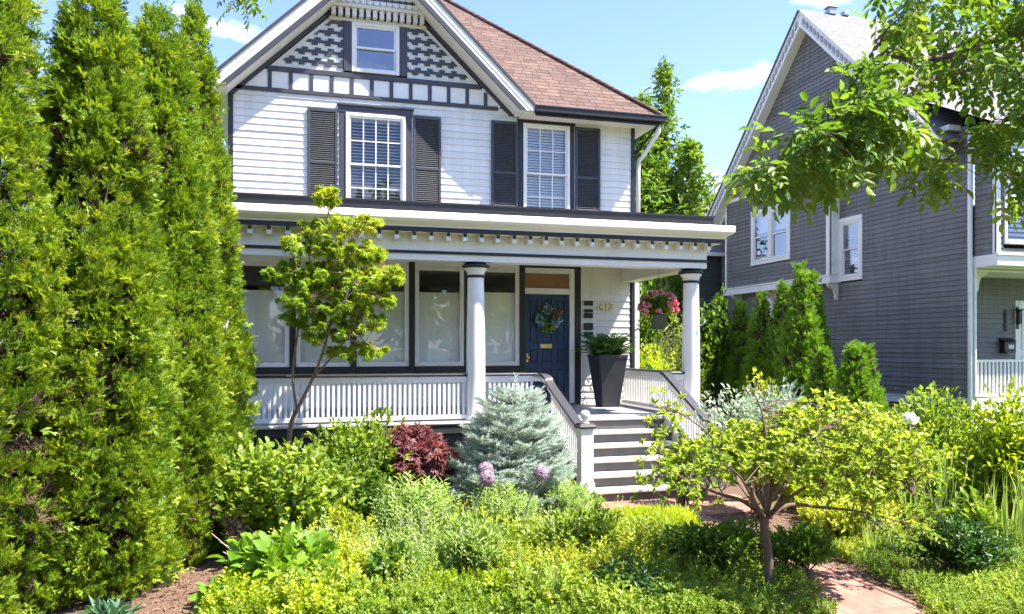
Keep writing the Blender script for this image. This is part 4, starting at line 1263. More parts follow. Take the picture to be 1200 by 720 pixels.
# rear wing
rw_ = MB(Matrix.Translation((0, 24.3, 0))); lap_siding(rw_, 12.9, 20, .3, 5.35, (), .118, .024)
rw_.xf = Matrix.Translation((12.9, 24.3, 0)) @ Matrix.Rotation(-math.pi/2, 4, 'Z'); lap_siding(rw_, -6, 0, .3, 5.35, (), .118, .024)
rwo = rw_.build('rear_wall', M['olive'], ng)
rr = MB()
e0, e1, f0, f1, zr = 12.55, 20.3, 23.95, 30.3, 5.38
h_ = (f1-f0)/2
rr.add([(e0,f0,zr),(e1,f0,zr),(e1,f0+h_,zr+h_*.95),(e0+h_,f0+h_,zr+h_*.95)], [(0,1,2,3)], 0)
rr.add([(e0,f1,zr),(e0,f0,zr),(e0+h_,f0+h_,zr+h_*.95)], [(0,1,2)], 1)
rr.add([(e1,f1,zr),(e0,f1,zr),(e0+h_,f0+h_,zr+h_*.95),(e1,f0+h_,zr+h_*.95)], [(0,1,2,3)], 0)
rr.build('rear_roof', [M['groofx'], M['groofy']], ng)
rt = MB(); rt.box(e0-.02, e1, f0-.06, f0+.03, zr-.14, zr-.005, 0, .01); rt.build('rear_gutter', M['white'], ng)
# ------------------------------------------------------------------ foliage colours
F = {}
F['thuja'] = foliage('thuja_leaf', (.075,.15,.014), (.20,.30,.022), (.47,.51,.04), .40)
F['emerald'] = foliage('emerald_leaf', (.095,.205,.024), (.185,.33,.032), (.31,.45,.042), .38)
F['lime'] = foliage('lime_leaf', (.15,.25,.014), (.30,.39,.022), (.49,.53,.036), .47)
F['yellow'] = foliage('yellow_green_leaf', (.19,.25,.022), (.36,.40,.034), (.55,.52,.06), .45)
F['fresh'] = foliage('fresh_leaf', (.11,.20,.024), (.22,.31,.036), (.38,.44,.065), .45)
F['mid'] = foliage('mid_leaf', (.06,.135,.016), (.115,.21,.024), (.21,.29,.034), .42)
F['dark'] = foliage('dark_leaf', (.028,.080,.014), (.052,.125,.02), (.10,.19,.026), .34, spec=.5)
F['red'] = foliage('red_leaf', (.10,.036,.038), (.20,.082,.080), (.33,.16,.14), .38, (1.5,.8,.8))
F['spruce'] = foliage('spruce_needle', (.28,.35,.275), (.44,.52,.41), (.63,.69,.565), .18, (1,1,1))
F['silver'] = foliage('silver_leaf', (.20,.28,.16), (.36,.42,.33), (.58,.60,.53), .38, (1,1.1,.8))
F['feather'] = foliage('feathery_leaf', (.17,.28,.07), (.29,.40,.10), (.44,.52,.18), .42)
F['maple'] = foliage('maple_leaf', (.12,.22,.018), (.27,.37,.028), (.58,.52,.04), .48)
F['ash'] = foliage('ash_leaf', (.070,.145,.016), (.14,.235,.026), (.29,.37,.042), .48)
F['spread'] = foliage('spreading_leaf', (.125,.21,.026), (.27,.36,.042), (.48,.52,.08), .47)
F['hosta'] = foliage('broad_leaf', (.10,.22,.018), (.18,.32,.024), (.29,.42,.035), .45)
F['gold'] = foliage('golden_grass_leaf', (.28,.37,.012), (.38,.46,.016), (.48,.52,.024), .45)
F['tree'] = foliage('far_tree_leaf', (.08,.16,.025), (.16,.26,.035), (.30,.39,.07), .45)
F['fern'] = foliage('fern_leaf', (.03,.085,.014), (.06,.14,.02), (.11,.21,.028), .38)
F['drygrass'] = foliage('dry_leaf', (.16,.09,.05), (.30,.20,.12), (.45,.34,.22), .2, (1,1,1))
F['pink'] = foliage('pink_petal', (.60,.09,.17), (.72,.27,.32), (.80,.55,.52), .35, (1.1,.85,.85))
F['mauve'] = foliage('allium_floret', (.40,.24,.34), (.50,.35,.43), (.62,.48,.54), .3, (1,1,1))
F['white'] = foliage('white_petal', (.75,.75,.72), (.8,.8,.78), (.82,.82,.8), .35, (1,1,1))
F['blue'] = foliage('blue_petal', (.16,.32,.55), (.34,.52,.70), (.66,.74,.78), .2, (1,1,1))

# ------------------------------------------------------------------ ground, path
def soil_mat():
    m, nt, out = mat('soil_mulch')
    g = nd(nt, 'ShaderNodeNewGeometry')
    n1 = nd(nt, 'ShaderNodeTexNoise', i_Scale=30.0, i_Detail=8.0, i_Roughness=.8); n2 = nd(nt, 'ShaderNodeTexVoronoi', i_Scale=45.0)
    for n in (n1, n2): nt.links.new(g.outputs['Position'], n.inputs['Vector'])
    cr = nd(nt, 'ShaderNodeValToRGB'); e = cr.color_ramp.elements
    e[0].position = .3; e[0].color = (.05,.028,.018,1); e[1].position = .72; e[1].color = (.24,.135,.085,1)
    nt.links.new(n1.outputs['Fac'], cr.inputs[0])
    b = nd(nt, 'ShaderNodeBsdfPrincipled', i_Roughness=.95); nt.links.new(cr.outputs[0], b.inputs['Base Color'])
    bp = nd(nt, 'ShaderNodeBump', i_Strength=.8, i_Distance=.03); nt.links.new(n2.outputs['Distance'], bp.inputs['Height']); nt.links.new(bp.outputs[0], b.inputs['Normal'])
    nt.links.new(b.outputs[0], out.inputs['Surface'])
    return m
M['soil'] = soil_mat()
M['lawn'] = paint('lawn_green', (.06,.11,.02), .9, .4, 2.0, bump=.4, bscale=30)
g = MB(); g.quad((-14,-2,0),(12,-2,0),(12,12.5,0),(-14,12.5,0)); g.build('soil', M['soil'], kind='structure')
g = MB(); g.quad((-400,-400,-.03),(400,-400,-.03),(400,600,-.03),(-400,600,-.03)); g.build('ground', M['lawn'], kind='structure')
g = MB(); g.box(3.92, 4.62, -1.5, 8.35, -.05, .025); g.box(3.42, 5.75, 8.351, 9.42, -.05, .0255); g.build('path', M['pave'], kind='structure')
g = MB(); g.box(3.86, 3.915, -1.5, 8.345, -.05, .035, 0, .01); g.box(4.625, 4.68, -1.5, 8.345, -.05, .035, 0, .01); g.build('path_edging', paint('edging_brick', (.26,.13,.10), .85, .2, 12.), kind='structure')

# ------------------------------------------------------------------ tall arborvitae on the left
GA = 'tall arborvitae screening the left of the house'
TK = dict(size=.125, low=.0, fat=.95)
thuja('arborvitae', 'tall arborvitae cut by the left edge of the photo, nearest of the row', -48, 5.75, 6.3, .74, 11, F['thuja'], GA, n=17000, tip_pow=.5, **TK)
thuja('arborvitae', 'tall arborvitae with a brown bare gap and exposed stem on its left flank', 112, 6.45, 5.10, .60, 12, F['thuja'], GA, n=17000, tip_pow=.42,
      gap=[(R(222), 3.35, .55, .75), (R(226), 1.50, .55, .45)], **TK)
thuja('arborvitae', 'rounded arborvitae between the gapped one and the one nearest the porch', 184, 7.45, 5.30, .60, 13, F['thuja'], GA, n=16000, tip_pow=.40, **TK)
thuja('arborvitae', 'tall arborvitae nearest the porch, its right side touching the corner of the white house', 228, 8.8, 5.95, .62, 14, F['thuja'], GA, n=16000, tip_pow=.72, hmax=.28, **TK)

# ------------------------------------------------------------------ emerald cedars by the grey house
GE = 'narrow cedars along the grey house'
for i, (u, t, v, hw, lb) in enumerate([
    (843, 22.5, 346, 27, 'narrow cedar immediately right of the porch column, first of the row'),
    (868, 21.6, 353, 25, 'second cedar of the row from the porch column, a slim low one'),
    (893, 20.8, 345, 30, 'narrow cedar in front of the white pilaster under the bay'),
    (917, 20.2, 331, 27, 'cedar tucked behind the tallest one on its left'),
    (938, 18.6, 311, 36, 'tallest narrow cedar, its tip just below the ledge of the bay'),
    (952, 19.6, 316, 30, 'cedar tucked behind the tallest one on its right'),
    (966, 17.3, 412, 28, 'short bushy cedar between the tallest one and the last pair'),
    (1000, 16.2, 404, 32, 'medium cedar in front of the grey siding, left of the last pair'),
    (1012, 16.6, 404, 28, 'last cedar of the row, rightmost against the grey siding')]):
    t *= .92
    thuja('cedar', lb, u, t, zat(v, t), 1.02*hw*t/FPX, 30+i, F['emerald'], GE, n=5200, size=.15, tip_pow=.82, hmax=.14, low=.0, fat=.94)

# ------------------------------------------------------------------ shrubs and perennials
GS = None
shrub('hydrangea', 'broad leafy hydrangea shrub beside the arborvitae, with old pale canes', 'shrub', 328, 7.7, 522, 74, F['fresh'], 520, 9, .090, .050, BROAD, lump=.3)
shrub('shrub', 'bright green shrub in front of the porch rail left of the red maple', 'shrub', 425, 9.0, 480, 52, F['fresh'], 420, 9, .085, .040, OVATE)
shrub('barberry', 'low green shrub below the bright one, beside the red maple', 'shrub', 410, 8.3, 540, 46, F['mid'], 300, 9, .06, .032, OVATE)
def red_maple():
    x, y = place(493, 9.15)
    root = empty('red_maple', (x, y, 0), 'low mounded red laceleaf maple between the green shrub and the blue spruce', 'shrub')
    P, D, N, L, W, ti, a, b = bush_leaves((x, y, .66), (.52, .46, .47), 520, 10, .10, .085, .55, -.5, .16, -.4, (x, y, .35), .6)
    D[:,2] -= .45
    leafmesh('foliage', P, D, N, L, W, PALMATE, F['red'], root, ti)
    idx = RNG.choice(len(a), 50, replace=False)
    stems('stems', np.tile([x, y, .25], (50,1)), b[idx], .010, .003, M['bark_red'], root, .15)
    mb = MB(); mb.tube([(x,y,0),(x+.02,y,.3)], [.03,.022], 8); mb.build('trunk', M['bark_red'], root)
red_maple()

def spruce():
    x, y = place(604, 8.95); H = zat(452, 8.95)
    root = empty('blue_spruce', (x, y, 0), 'dwarf blue spruce in front of the porch steps', 'tree')
    mb = MB(); mb.tube([(x,y,0),(x,y,H*.6),(x,y,H)], [.045,.025,.006], 8)
    PP, DD, NN, LL = [], [], [], []
    rg = random.Random(3)
    def branch(p, d, L, lev):
        p = Vector(p); d = Vector(d).normalized()
        n = max(3, int(L/.05)); pts = [p.copy()]
        q = p.copy(); dd = d.copy()
        for k in range(n):
            dd = (dd + Vector((0,0,.035 if lev == 0 else .02)) + Vector((rg.uniform(-.05,.05), rg.uniform(-.05,.05), rg.uniform(-.04,.04)))).normalized()
            q = q + dd*(L/n); pts.append(q.copy())
            if lev < 2 and k > (0 if lev else 1) or (lev == 0 and k == 1):
                for sg in (-1, 1):
                    if rg.random() < .82:
                        side = dd.cross(Vector((0,0,1))).normalized()*sg
                        sd_ = (dd*.75 + side*.85 + Vector((0,0,rg.uniform(-.12,.22)))).normalized()
                        l2 = (L*(1-k/n)*.62 + .07)*rg.uniform(.75,1.15)
                        if lev == 0: branch(q, sd_, min(l2, .34), 1)
                        else:
                            PP.append(list(q)); DD.append(list(sd_)); NN.append([0,0,1]); LL.append(min(.13, l2))
        if lev == 0: mb.tube(pts, [.012*(1-.8*k/n)+.002 for k in range(n+1)], 4, caps=False)
        for k in range(0 if lev else max(0, n//3), n, 1):
            PP.append(list(pts[k])); DD.append(list(pts[k+1]-pts[k])); NN.append([0,0,1]); LL.append(.12)
        PP.append(list(pts[-1])); DD.append(list(dd)); NN.append([0,0,1]); LL.append(.13)
    z = .10
    while z < H-.12:
        f = 1 - z/H
        Rr = .72*min(1, f*1.15)**.62 * (1 if f > .12 else .6)
        nb = 9 if f > .3 else 6
        a0 = rg.uniform(0, 6.28)
        for k in range(nb):
            an = a0 + 6.283*k/nb + rg.uniform(-.25,.25)
            el = .05 + .55*(1-f)
            branch((x, y, z+rg.uniform(-.05,.05)), (math.cos(an), math.sin(an), el), Rr*rg.uniform(.82,1.12), 0)
        z += .15
    PP.append([x,y,H-.10]); DD.append([0,0,1]); NN.append([1,0,0]); LL.append(.24)
    for k in range(14):
        PP.append([x,y,H-.34+.02*k]); an = 2.4*k; DD.append([math.cos(an), math.sin(an), .9]); NN.append([0,0,1]); LL.append(.13)
    L = np.array(LL)
    leafmesh('needles', PP, DD, NN, L, .11*np.ones(len(L)), NEEDLE, F['spruce'], root)
    mb.build('trunk', M['bark'], root)
    print('spruce sprigs', len(PP))
spruce()

# feathery perennials in front
for i, (u, t, v, hw, lb) in enumerate([
    (487, 7.7, 556, 40, 'feathery pale green perennial clump left of the flower globes, largest of the three'),
    (590, 8.1, 566, 40, 'feathery pale green perennial clump between the two groups of flower globes'),
    (662, 8.6, 560, 36, 'feathery pale green perennial clump under the spruce beside the newel post')]):
    x, y = place(u, t); H = zat(v, t); r = hw*t/FPX
    root = empty('perennial', (x, y, 0), lb, 'plant', 'feathery perennials in the bed')
    n = 240
    a = RNG.random(n)*6.28; rr = r*np.sqrt(RNG.random(n))
    B = np.stack([x+rr*np.cos(a)*.55, y+rr*np.sin(a)*.55, np.zeros(n)], 1)
    Dv = np.stack([np.cos(a)*rr/r*.45, np.sin(a)*rr/r*.45, np.ones(n)], 1) + RNG.normal(size=(n,3))*.10
    hh = H*(1.05-.35*(rr/r))*(.75+.35*RNG.random(n))
    leafmesh('foliage', B, Dv, RNG.normal(size=(n,3)), hh, hh, make_plume(26, .16, .028, LANCE), F['feather'], root)

# allium heads on bare stems
def allium(u, v, t, u0, t0, r, lb):
    c = at(u, v, t); x0, y0 = place(u0, t0)
    root = empty('allium', (x0, y0, 0), lb, 'flower', 'mauve flower globes')
    mb = MB(); b = Vector((x0, y0, 0)); mid = b.lerp(c, .55) + Vector((-.03, 0, .05))
    mb.tube([b, b.lerp(mid,.5)+Vector((-.01,0,.01)), mid, mid.lerp(c,.5)+Vector((0,0,.008)), c], .008, 8); mb.build('stem', paint('allium_stem', (.12,.13,.07), .6, .2, 9.), root)
    n = 420
    d = rdirs(n); P = np.array(c) + d*(r*.35)
    star = multi([(DIAMOND, trs((.62,0,0), (.55, math.cos(q), math.sin(q)), (1,.2,.1), .36, .17)) for q in np.arange(0,6.28,6.283/5)] + [(T_([(0,-.5,0),(0,.5,0),(1,0,0)], [(0,1,2)]), trs((0,0,0),(1,0,0),(0,0,1),.65,.03))])
    leafmesh('flower_head', P, d, RNG.normal(size=(n,3)), r*.68*(.9+.25*RNG.random(n)), r*.68, star, F['mauve'], root)
allium(571, 561, 7.6, 545, 7.5, .088, 'mauve allium globe overlapping the paler one, on a leaning stem')
allium(569, 551, 7.85, 551, 7.8, .088, 'pale allium globe behind the overlapping pair')
allium(634, 555, 7.7, 607, 7.6, .088, 'single mauve allium globe on a leaning stem before the spruce')

# broad-leaved clump in the foreground left
for i, (u, t, v, hw, lb) in enumerate([
    (345, 6.45, 632, 62, 'broad-leaved green clump in the foreground below the hydrangea'),
    (262, 6.05, 690, 26, 'small broad-leaved clump on the mulch near the arborvitae foot')]):
    x, y = place(u, t); H = zat(v, t); r = hw*t/FPX
    shrub('perennial', lb, 'plant', u, t, v, hw, F['hosta'], 85 if i == 0 else 26, 5, .135 if i == 0 else .11, .078 if i == 0 else .065, BROAD, lump=.2, zmin=-.1, up=.1, s0=.6, group='broad-leaved clumps')
# bluish plant at the bottom edge
shrub('perennial', 'bluish lance-leaved plant at the bottom edge under the arborvitae', 'plant', 128, 5.66, 722, 17, foliage('bluish_leaf', (.06,.14,.08), (.10,.20,.11), (.16,.27,.15), .35), 26, 5, .16, .035, LANCE, lump=.2, zmin=0, nst=8)

# old canes leaning over the mulch
cn = MB(); rg = random.Random(9)
for k in range(16):
    u0 = 262 + k*5 + rg.uniform(-4,4); t0 = 6.9 + rg.uniform(-.2,.5)
    x, y = place(u0+26, t0); x1, y1 = place(u0-6+rg.uniform(-10,6), t0-.12)
    h = rg.uniform(.18,.42)
    cn.tube([(x,y,0), (x*.6+x1*.4, y*.6+y1*.4, h*.55), (x1,y1,h)], [.006,.0055,.004], 5)
tag(cn.build('dead_canes', M['twig']), 'pale dry canes leaning over the mulch beside the hydrangea', 'canes')
# dried flower head / nest-like clump
x, y = place(277, 7.25); c = Vector((x, y, zat(612, 7.25)))
root = empty('dried_flower', (x, y, 0), 'round dried brown flower head beside the foot of the arborvitae', 'dried flower')
mb = MB(); mb.tube([(x+.05,y+.02,0),(x+.02,y,c.z*.6),c], .006, 6); mb.build('stem', M['twig'], root)
d = rdirs(260); leafmesh('flower_head', np.array(c)+d*.075, d+RNG.normal(size=d.shape)*.7, d, .06, .05, BROAD, F['drygrass'], root)

# ------------------------------------------------------------------ ground covers
def inside(px, py, poly):
    r = np.zeros(len(px), bool); n = len(poly)
    for i in range(n):
        x1, y1 = poly[i]; x2, y2 = poly[(i+1)%n]
        c = ((y1 > py) != (y2 > py)) & (px < (x2-x1)*(py-y1)/(y2-y1+1e-12)+x1)
        r ^= c
    return r
def cover(name, label, poly, n, hmin, hmax, tmpl, m, asp=.5, lean=.45, cat='ground cover', clump=.5, seed=1, thr=-9., tint0=0.):
    rg = np.random.default_rng(seed)
    poly = [place(u, t) for u, t in poly]
    xs_ = [p[0] for p in poly]; ys_ = [p[1] for p in poly]
    X = rg.uniform(min(xs_), max(xs_), n*3); Y = rg.uniform(min(ys_), max(ys_), n*3)
    k = inside(X, Y, poly); X, Y = X[k][:n], Y[k][:n]; n = len(X)
    ph = rg.random(6)*6.28
    nz = np.sin(X*2.1+ph[0]+1.3*np.sin(Y*1.7))*.4 + np.sin(Y*2.9+ph[1]+X*.8)*.35 + np.sin(X*5.3+Y*4.1+ph[2])*.25
    k = nz > thr; X, Y, nz = X[k], Y[k], nz[k]; n = len(X)
    H = hmin + (hmax-hmin)*(.5+.5*nz)*(.6+.4*rg.random(n))
    P = np.stack([X, Y, np.maximum(0, H-hmax*.55)*0 + H*rg.random(n)*.55], 1)
    Dv = np.stack([rg.normal(size=n)*lean, rg.normal(size=n)*lean, np.ones(n)], 1)
    L = np.maximum(.05, H*.62)
    ti = .5 + .3*nz*clump*2 + (rg.random(n)-.5)*.5 + tint0
    return leafmesh(name, P, Dv, rg.normal(size=(n,3)), L, L*asp, tmpl, m, None, ti, label=label, cat=cat, kind='stuff')

PL_SMALL = make_plume(10, .36, .19, OVATE)
PL_FINE = make_plume(14, .22, .07, DIAMOND)
bed = [(360,8.3),(470,8.5),(700,8.8),(790,8.2),(800,7.2),(700,6.2),(640,5.6),(330,5.6),(300,6.6),(350,7.2)]
cover('yellow_ground_cover', 'yellow-green ground cover filling the middle of the bed', bed, 4200, .12, .36, PL_SMALL, F['lime'], .9, .55, seed=2)
cover('fine_ground_cover', 'fine-leaved pale ground cover in mounds between the flower globes', bed, 3900, .16, .50, PL_FINE, F['yellow'], .8, .5, seed=3, thr=.12)
cover('broad_ground_cover', 'larger fresh green leaves in clumps among the yellow ground cover', bed, 3600, .18, .46, PLUME_WIDE, F['fresh'], .9, .6, seed=21, thr=.22)
cover('pale_ground_cover', 'pale feathery plants in clumps among the yellow ground cover', bed, 2600, .25, .52, PL_FINE, F['feather'], .5, .35, seed=23, thr=.30)
cover('left_ground_cover', 'yellow-green low plants around the broad-leaved clump in the left foreground', [(228,5.5),(420,5.5),(420,8.2),(300,8.4),(285,6.9),(258,6.2)], 2700, .10, .34, PL_SMALL, F['lime'], .9, .55, seed=31)
cover('left_leafy_cover', 'fresh green leaves among the low plants in the left foreground', [(255,5.5),(430,5.5),(430,7.6),(285,7.6)], 1100, .14, .34, PLUME_WIDE, F['fresh'], .9, .6, seed=32, thr=.0)
cover('front_ground_cover', 'fresh green low plants around the slim trunk left of the path', [(690,5.5),(985,5.7),(950,6.4),(900,7.0),(840,7.9),(740,7.8)], 3000, .12, .32, PLUME_WIDE, F['fresh'], .85, .55, seed=22)
cover('grass', 'patch of golden grass in front of the porch steps', [(715,9.0),(800,9.0),(822,8.3),(812,7.6),(735,7.7),(700,8.4)], 9000, .10, .26, BLADE, F['gold'], .09, .5, seed=4)
cover('green_ground_cover', 'bright green leafy ground cover along the bottom edge', [(380,6.0),(720,6.3),(760,5.5),(380,5.4)], 1700, .14, .30, PL_SMALL, F['fresh'], .9, .55, seed=5)
cover('pachysandra', 'dense green ground cover right of the brick path', [(985,7.4),(1010,7.8),(1120,7.8),(1260,7.6),(1260,5.6),(1090,5.6),(1075,6.2)], 3600, .12, .24, PLUME_WIDE, F['fresh'], 1.0, .5, seed=6)
cover('golden_ground_cover', 'yellow-green ground cover along the far part of the path', [(935,9.3),(1180,9.8),(1230,8.0),(1020,7.4),(985,7.2),(958,8.2)], 3800, .14, .36, PL_SMALL, F['yellow'], .9, .5, seed=7)
cover('bed_filler', 'mixed green plants filling the bed behind the spreading tree', [(900,11.5),(1300,13.0),(1300,9.5),(1180,9.4),(935,9.2)], 3800, .25, .75, PL_SMALL, F['lime'], .75, .5, seed=8)
cover('leaf_litter', 'dry brown leaves lying on the mulch under the arborvitae', [(120,6.7),(300,7.4),(300,5.7),(100,5.7)], 420, .015, .05, LANCE, foliage('mulch_leaf', (.10,.055,.035), (.20,.12,.075), (.34,.24,.15), .1, (1,1,1)), .3, 4.0, seed=9, cat='leaf litter')
cover('side_ground_cover', 'low green plants under the porch rail', [(240,9.8),(700,9.9),(690,9.0),(260,8.8)], 2200, .15, .40, PL_SMALL, F['mid'], .9, .5, seed=10)

# low dark evergreens
for i, (u, t, v, hw, m, nt_, lb) in enumerate([
    (735, 6.15, 668, 52, 'dark', 520, 'low dark green box shrub at the bottom edge left of the slim trunk'),
    (838, 7.0, 606, 66, 'mid', 760, 'rounded green box shrub in front of the path left of the slim trunk'),
    (938, 6.9, 612, 50, 'mid', 560, 'rounded green box shrub right of the slim trunk against the path'),
    (800, 5.95, 690, 60, 'fresh', 520, 'low spreading green shrub at the bottom edge in front of the slim trunk'),
    (1120, 6.75, 606, 52, 'dark', 620, 'dark rounded shrub in the shade right of the brick path')]):
    shrub('box_shrub', lb, 'shrub', u, t, v, hw, F[m], nt_, 10, .045, .022, OVATE, lump=.22, zmin=-.2, group='low box shrubs')
# other shrubs on the right
shrub('dogwood', 'silvery variegated shrub behind the spreading tree by the porch column', 'shrub', 893, 9.2, 446, 62, F['silver'], 480, 8, .075, .036, OVATE, zlow=.3)
shrub('spirea', 'small golden yellow shrub tip showing above the silvery shrub', 'shrub', 888, 10.1, 430, 22, F['yellow'], 120, 8, .07, .035, OVATE, zlow=.6)
shrub('peony', 'bright green rounded peony bush against the brick base of the grey house', 'shrub', 1082, 11.3, 462, 52, F['fresh'], 420, 9, .10, .042, OVATE)
shrub('forsythia', 'yellow-green shrub at the right edge before the neighbour porch', 'shrub', 1188, 8.4, 470, 56, F['lime'], 800, 10, .075, .036, OVATE, lump=.22)
shrub('shrub', 'loose yellow-green shrub between the peony bush and the right edge shrub', 'shrub', 1110, 9.0, 520, 62, F['lime'], 520, 8, .08, .036, OVATE, lump=.35)
shrub('shrub', 'low green shrub behind the right half of the spreading tree', 'shrub', 1010, 10.0, 500, 60, F['fresh'], 420, 8, .08, .036, OVATE, lump=.3)
shrub('shrub', 'green shrub under the porch cheek to the right of the steps', 'shrub', 800, 9.9, 500, 24, F['fresh'], 150, 8, .07, .035, OVATE, lump=.3)
# sword-leaved clumps
for u, t, v, lb in ((1085, 8.2, 520, 'clump of upright sword leaves right of the spreading tree'), (1185, 7.6, 545, 'clump of upright sword leaves at the right edge'), (640, 5.9, 655, 'small tuft of long grassy blades at the bottom centre'), (1030, 7.4, 600, 'tuft of pale blades beside the brick path')):
    x, y = place(u, t); n = 46; H = zat(v, t)
    root = empty('iris', (x, y, 0), lb, 'plant', 'sword-leaved clumps')
    a = RNG.random(n)*6.28; rr = .12*np.sqrt(RNG.random(n))
    leafmesh('blades', np.stack([x+rr*np.cos(a), y+rr*np.sin(a), np.zeros(n)],1), np.stack([np.cos(a)*.35, np.sin(a)*.35, np.ones(n)],1)+RNG.normal(size=(n,3))*.12, np.stack([np.cos(a),np.sin(a),np.zeros(n)],1), H*(.7+.4*RNG.random(n)), .022, BLADE, F['feather'], root)
# white peony flower on its stem
c = at(1066, 494, 10.4); x, y = place(1066, 10.4)
root = empty('white_flower', (x, y, 0), 'white iris-like flower on a pale stem before the peony bush', 'flower')
mb = MB(); mb.tube([(x,y,0),(x+.01,y,c.z*.5),c], .009, 6); mb.build('stem', M['twig'], root)
d = rdirs(26, -.3); leafmesh('petals', np.tile(np.array(c),(26,1)), d, RNG.normal(size=d.shape), .14, .09, BROAD, F['white'], root)

# ------------------------------------------------------------------ small trees
def jap_maple():
    t = 9.6; bx, by = place(333, t)
    root = empty('maple_tree', (bx, by, 0), 'slender multi-stemmed green maple with golden tips in front of the porch windows', 'tree')
    A = lambda u, v, dt=0: at(u, v, t+dt)
    r0 = .034
    limbs = [
        [((bx,by,0), 0.0328), (A(340,505), 0.0295), (A(348,480,-.02), 0.0246)],
        [(A(348,480,-.02), 0.0180), (A(343,440,.1), 0.0148), (A(350,380,.15), 0.0107), (A(352,330,.2), 0.0066), (A(345,310,.2), 0.0041)],
        [(A(346,484,-.02), 0.0246), (A(368,440,0), 0.0189), (A(385,390,-.1), 0.0139), (A(392,340,-.1), 0.0107), (A(388,290,-.05), 0.0074), (A(384,240,0), 0.0041)],
        [(A(366,444,0), 0.0131), (A(392,415,-.25), 0.0107), (A(410,390,-.35), 0.0074), (A(425,350,-.4), 0.0049)],
        [(A(385,390,-.1), 0.0082), (A(372,350,.2), 0.0066), (A(362,300,.25), 0.0041)],
        [(A(392,345,-.1), 0.0082), (A(420,320,.15), 0.0057), (A(450,312,.2), 0.0033)],
        [(A(390,310,-.05), 0.0066), (A(412,275,.1), 0.0041), (A(428,262,.1), 0.0025)],
    ]
    tips = []
    # flat layered tiers: (u, v, halfwidth px, halfheight px, count)
    for u, v, hw, hh, n in ((384,232,14,16,26),(378,262,26,12,34),(420,262,26,12,40),(372,285,40,16,64),(415,298,34,16,56),(350,318,34,16,56),
                            (400,325,50,18,96),(448,325,24,14,54),(380,352,50,18,90),(435,352,26,14,48),(352,375,22,12,26),(405,378,42,16,66),(420,412,32,12,44),(385,395,26,10,22),(325,322,14,12,20),(462,318,12,10,16)):
        for k in range(n):
            a = random.random()*6.28; q = math.sqrt(random.random())
            dt = random.gauss(0, .33)*hw/40
            tips.append(A(u+1.12*hw*q*math.cos(a), v+.80*hh*q*math.sin(a), dt))
    dirs = limb_tree(root, limbs, tips, M['bark_red'], .0035, 90)
    P, Dv, N, L, W, ti = tip_leaves(dirs, 12, .076, .072, .8, -.10, back=1.15)
    hi = np.clip((P[:,2]-2.4)/1.6, 0, 1)*.35 + np.clip((P[:,0]-.1)/.9, -.5, .8)*.25  # tint rises with height and towards the right
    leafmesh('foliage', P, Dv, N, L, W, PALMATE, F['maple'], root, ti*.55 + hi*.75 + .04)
jap_maple()

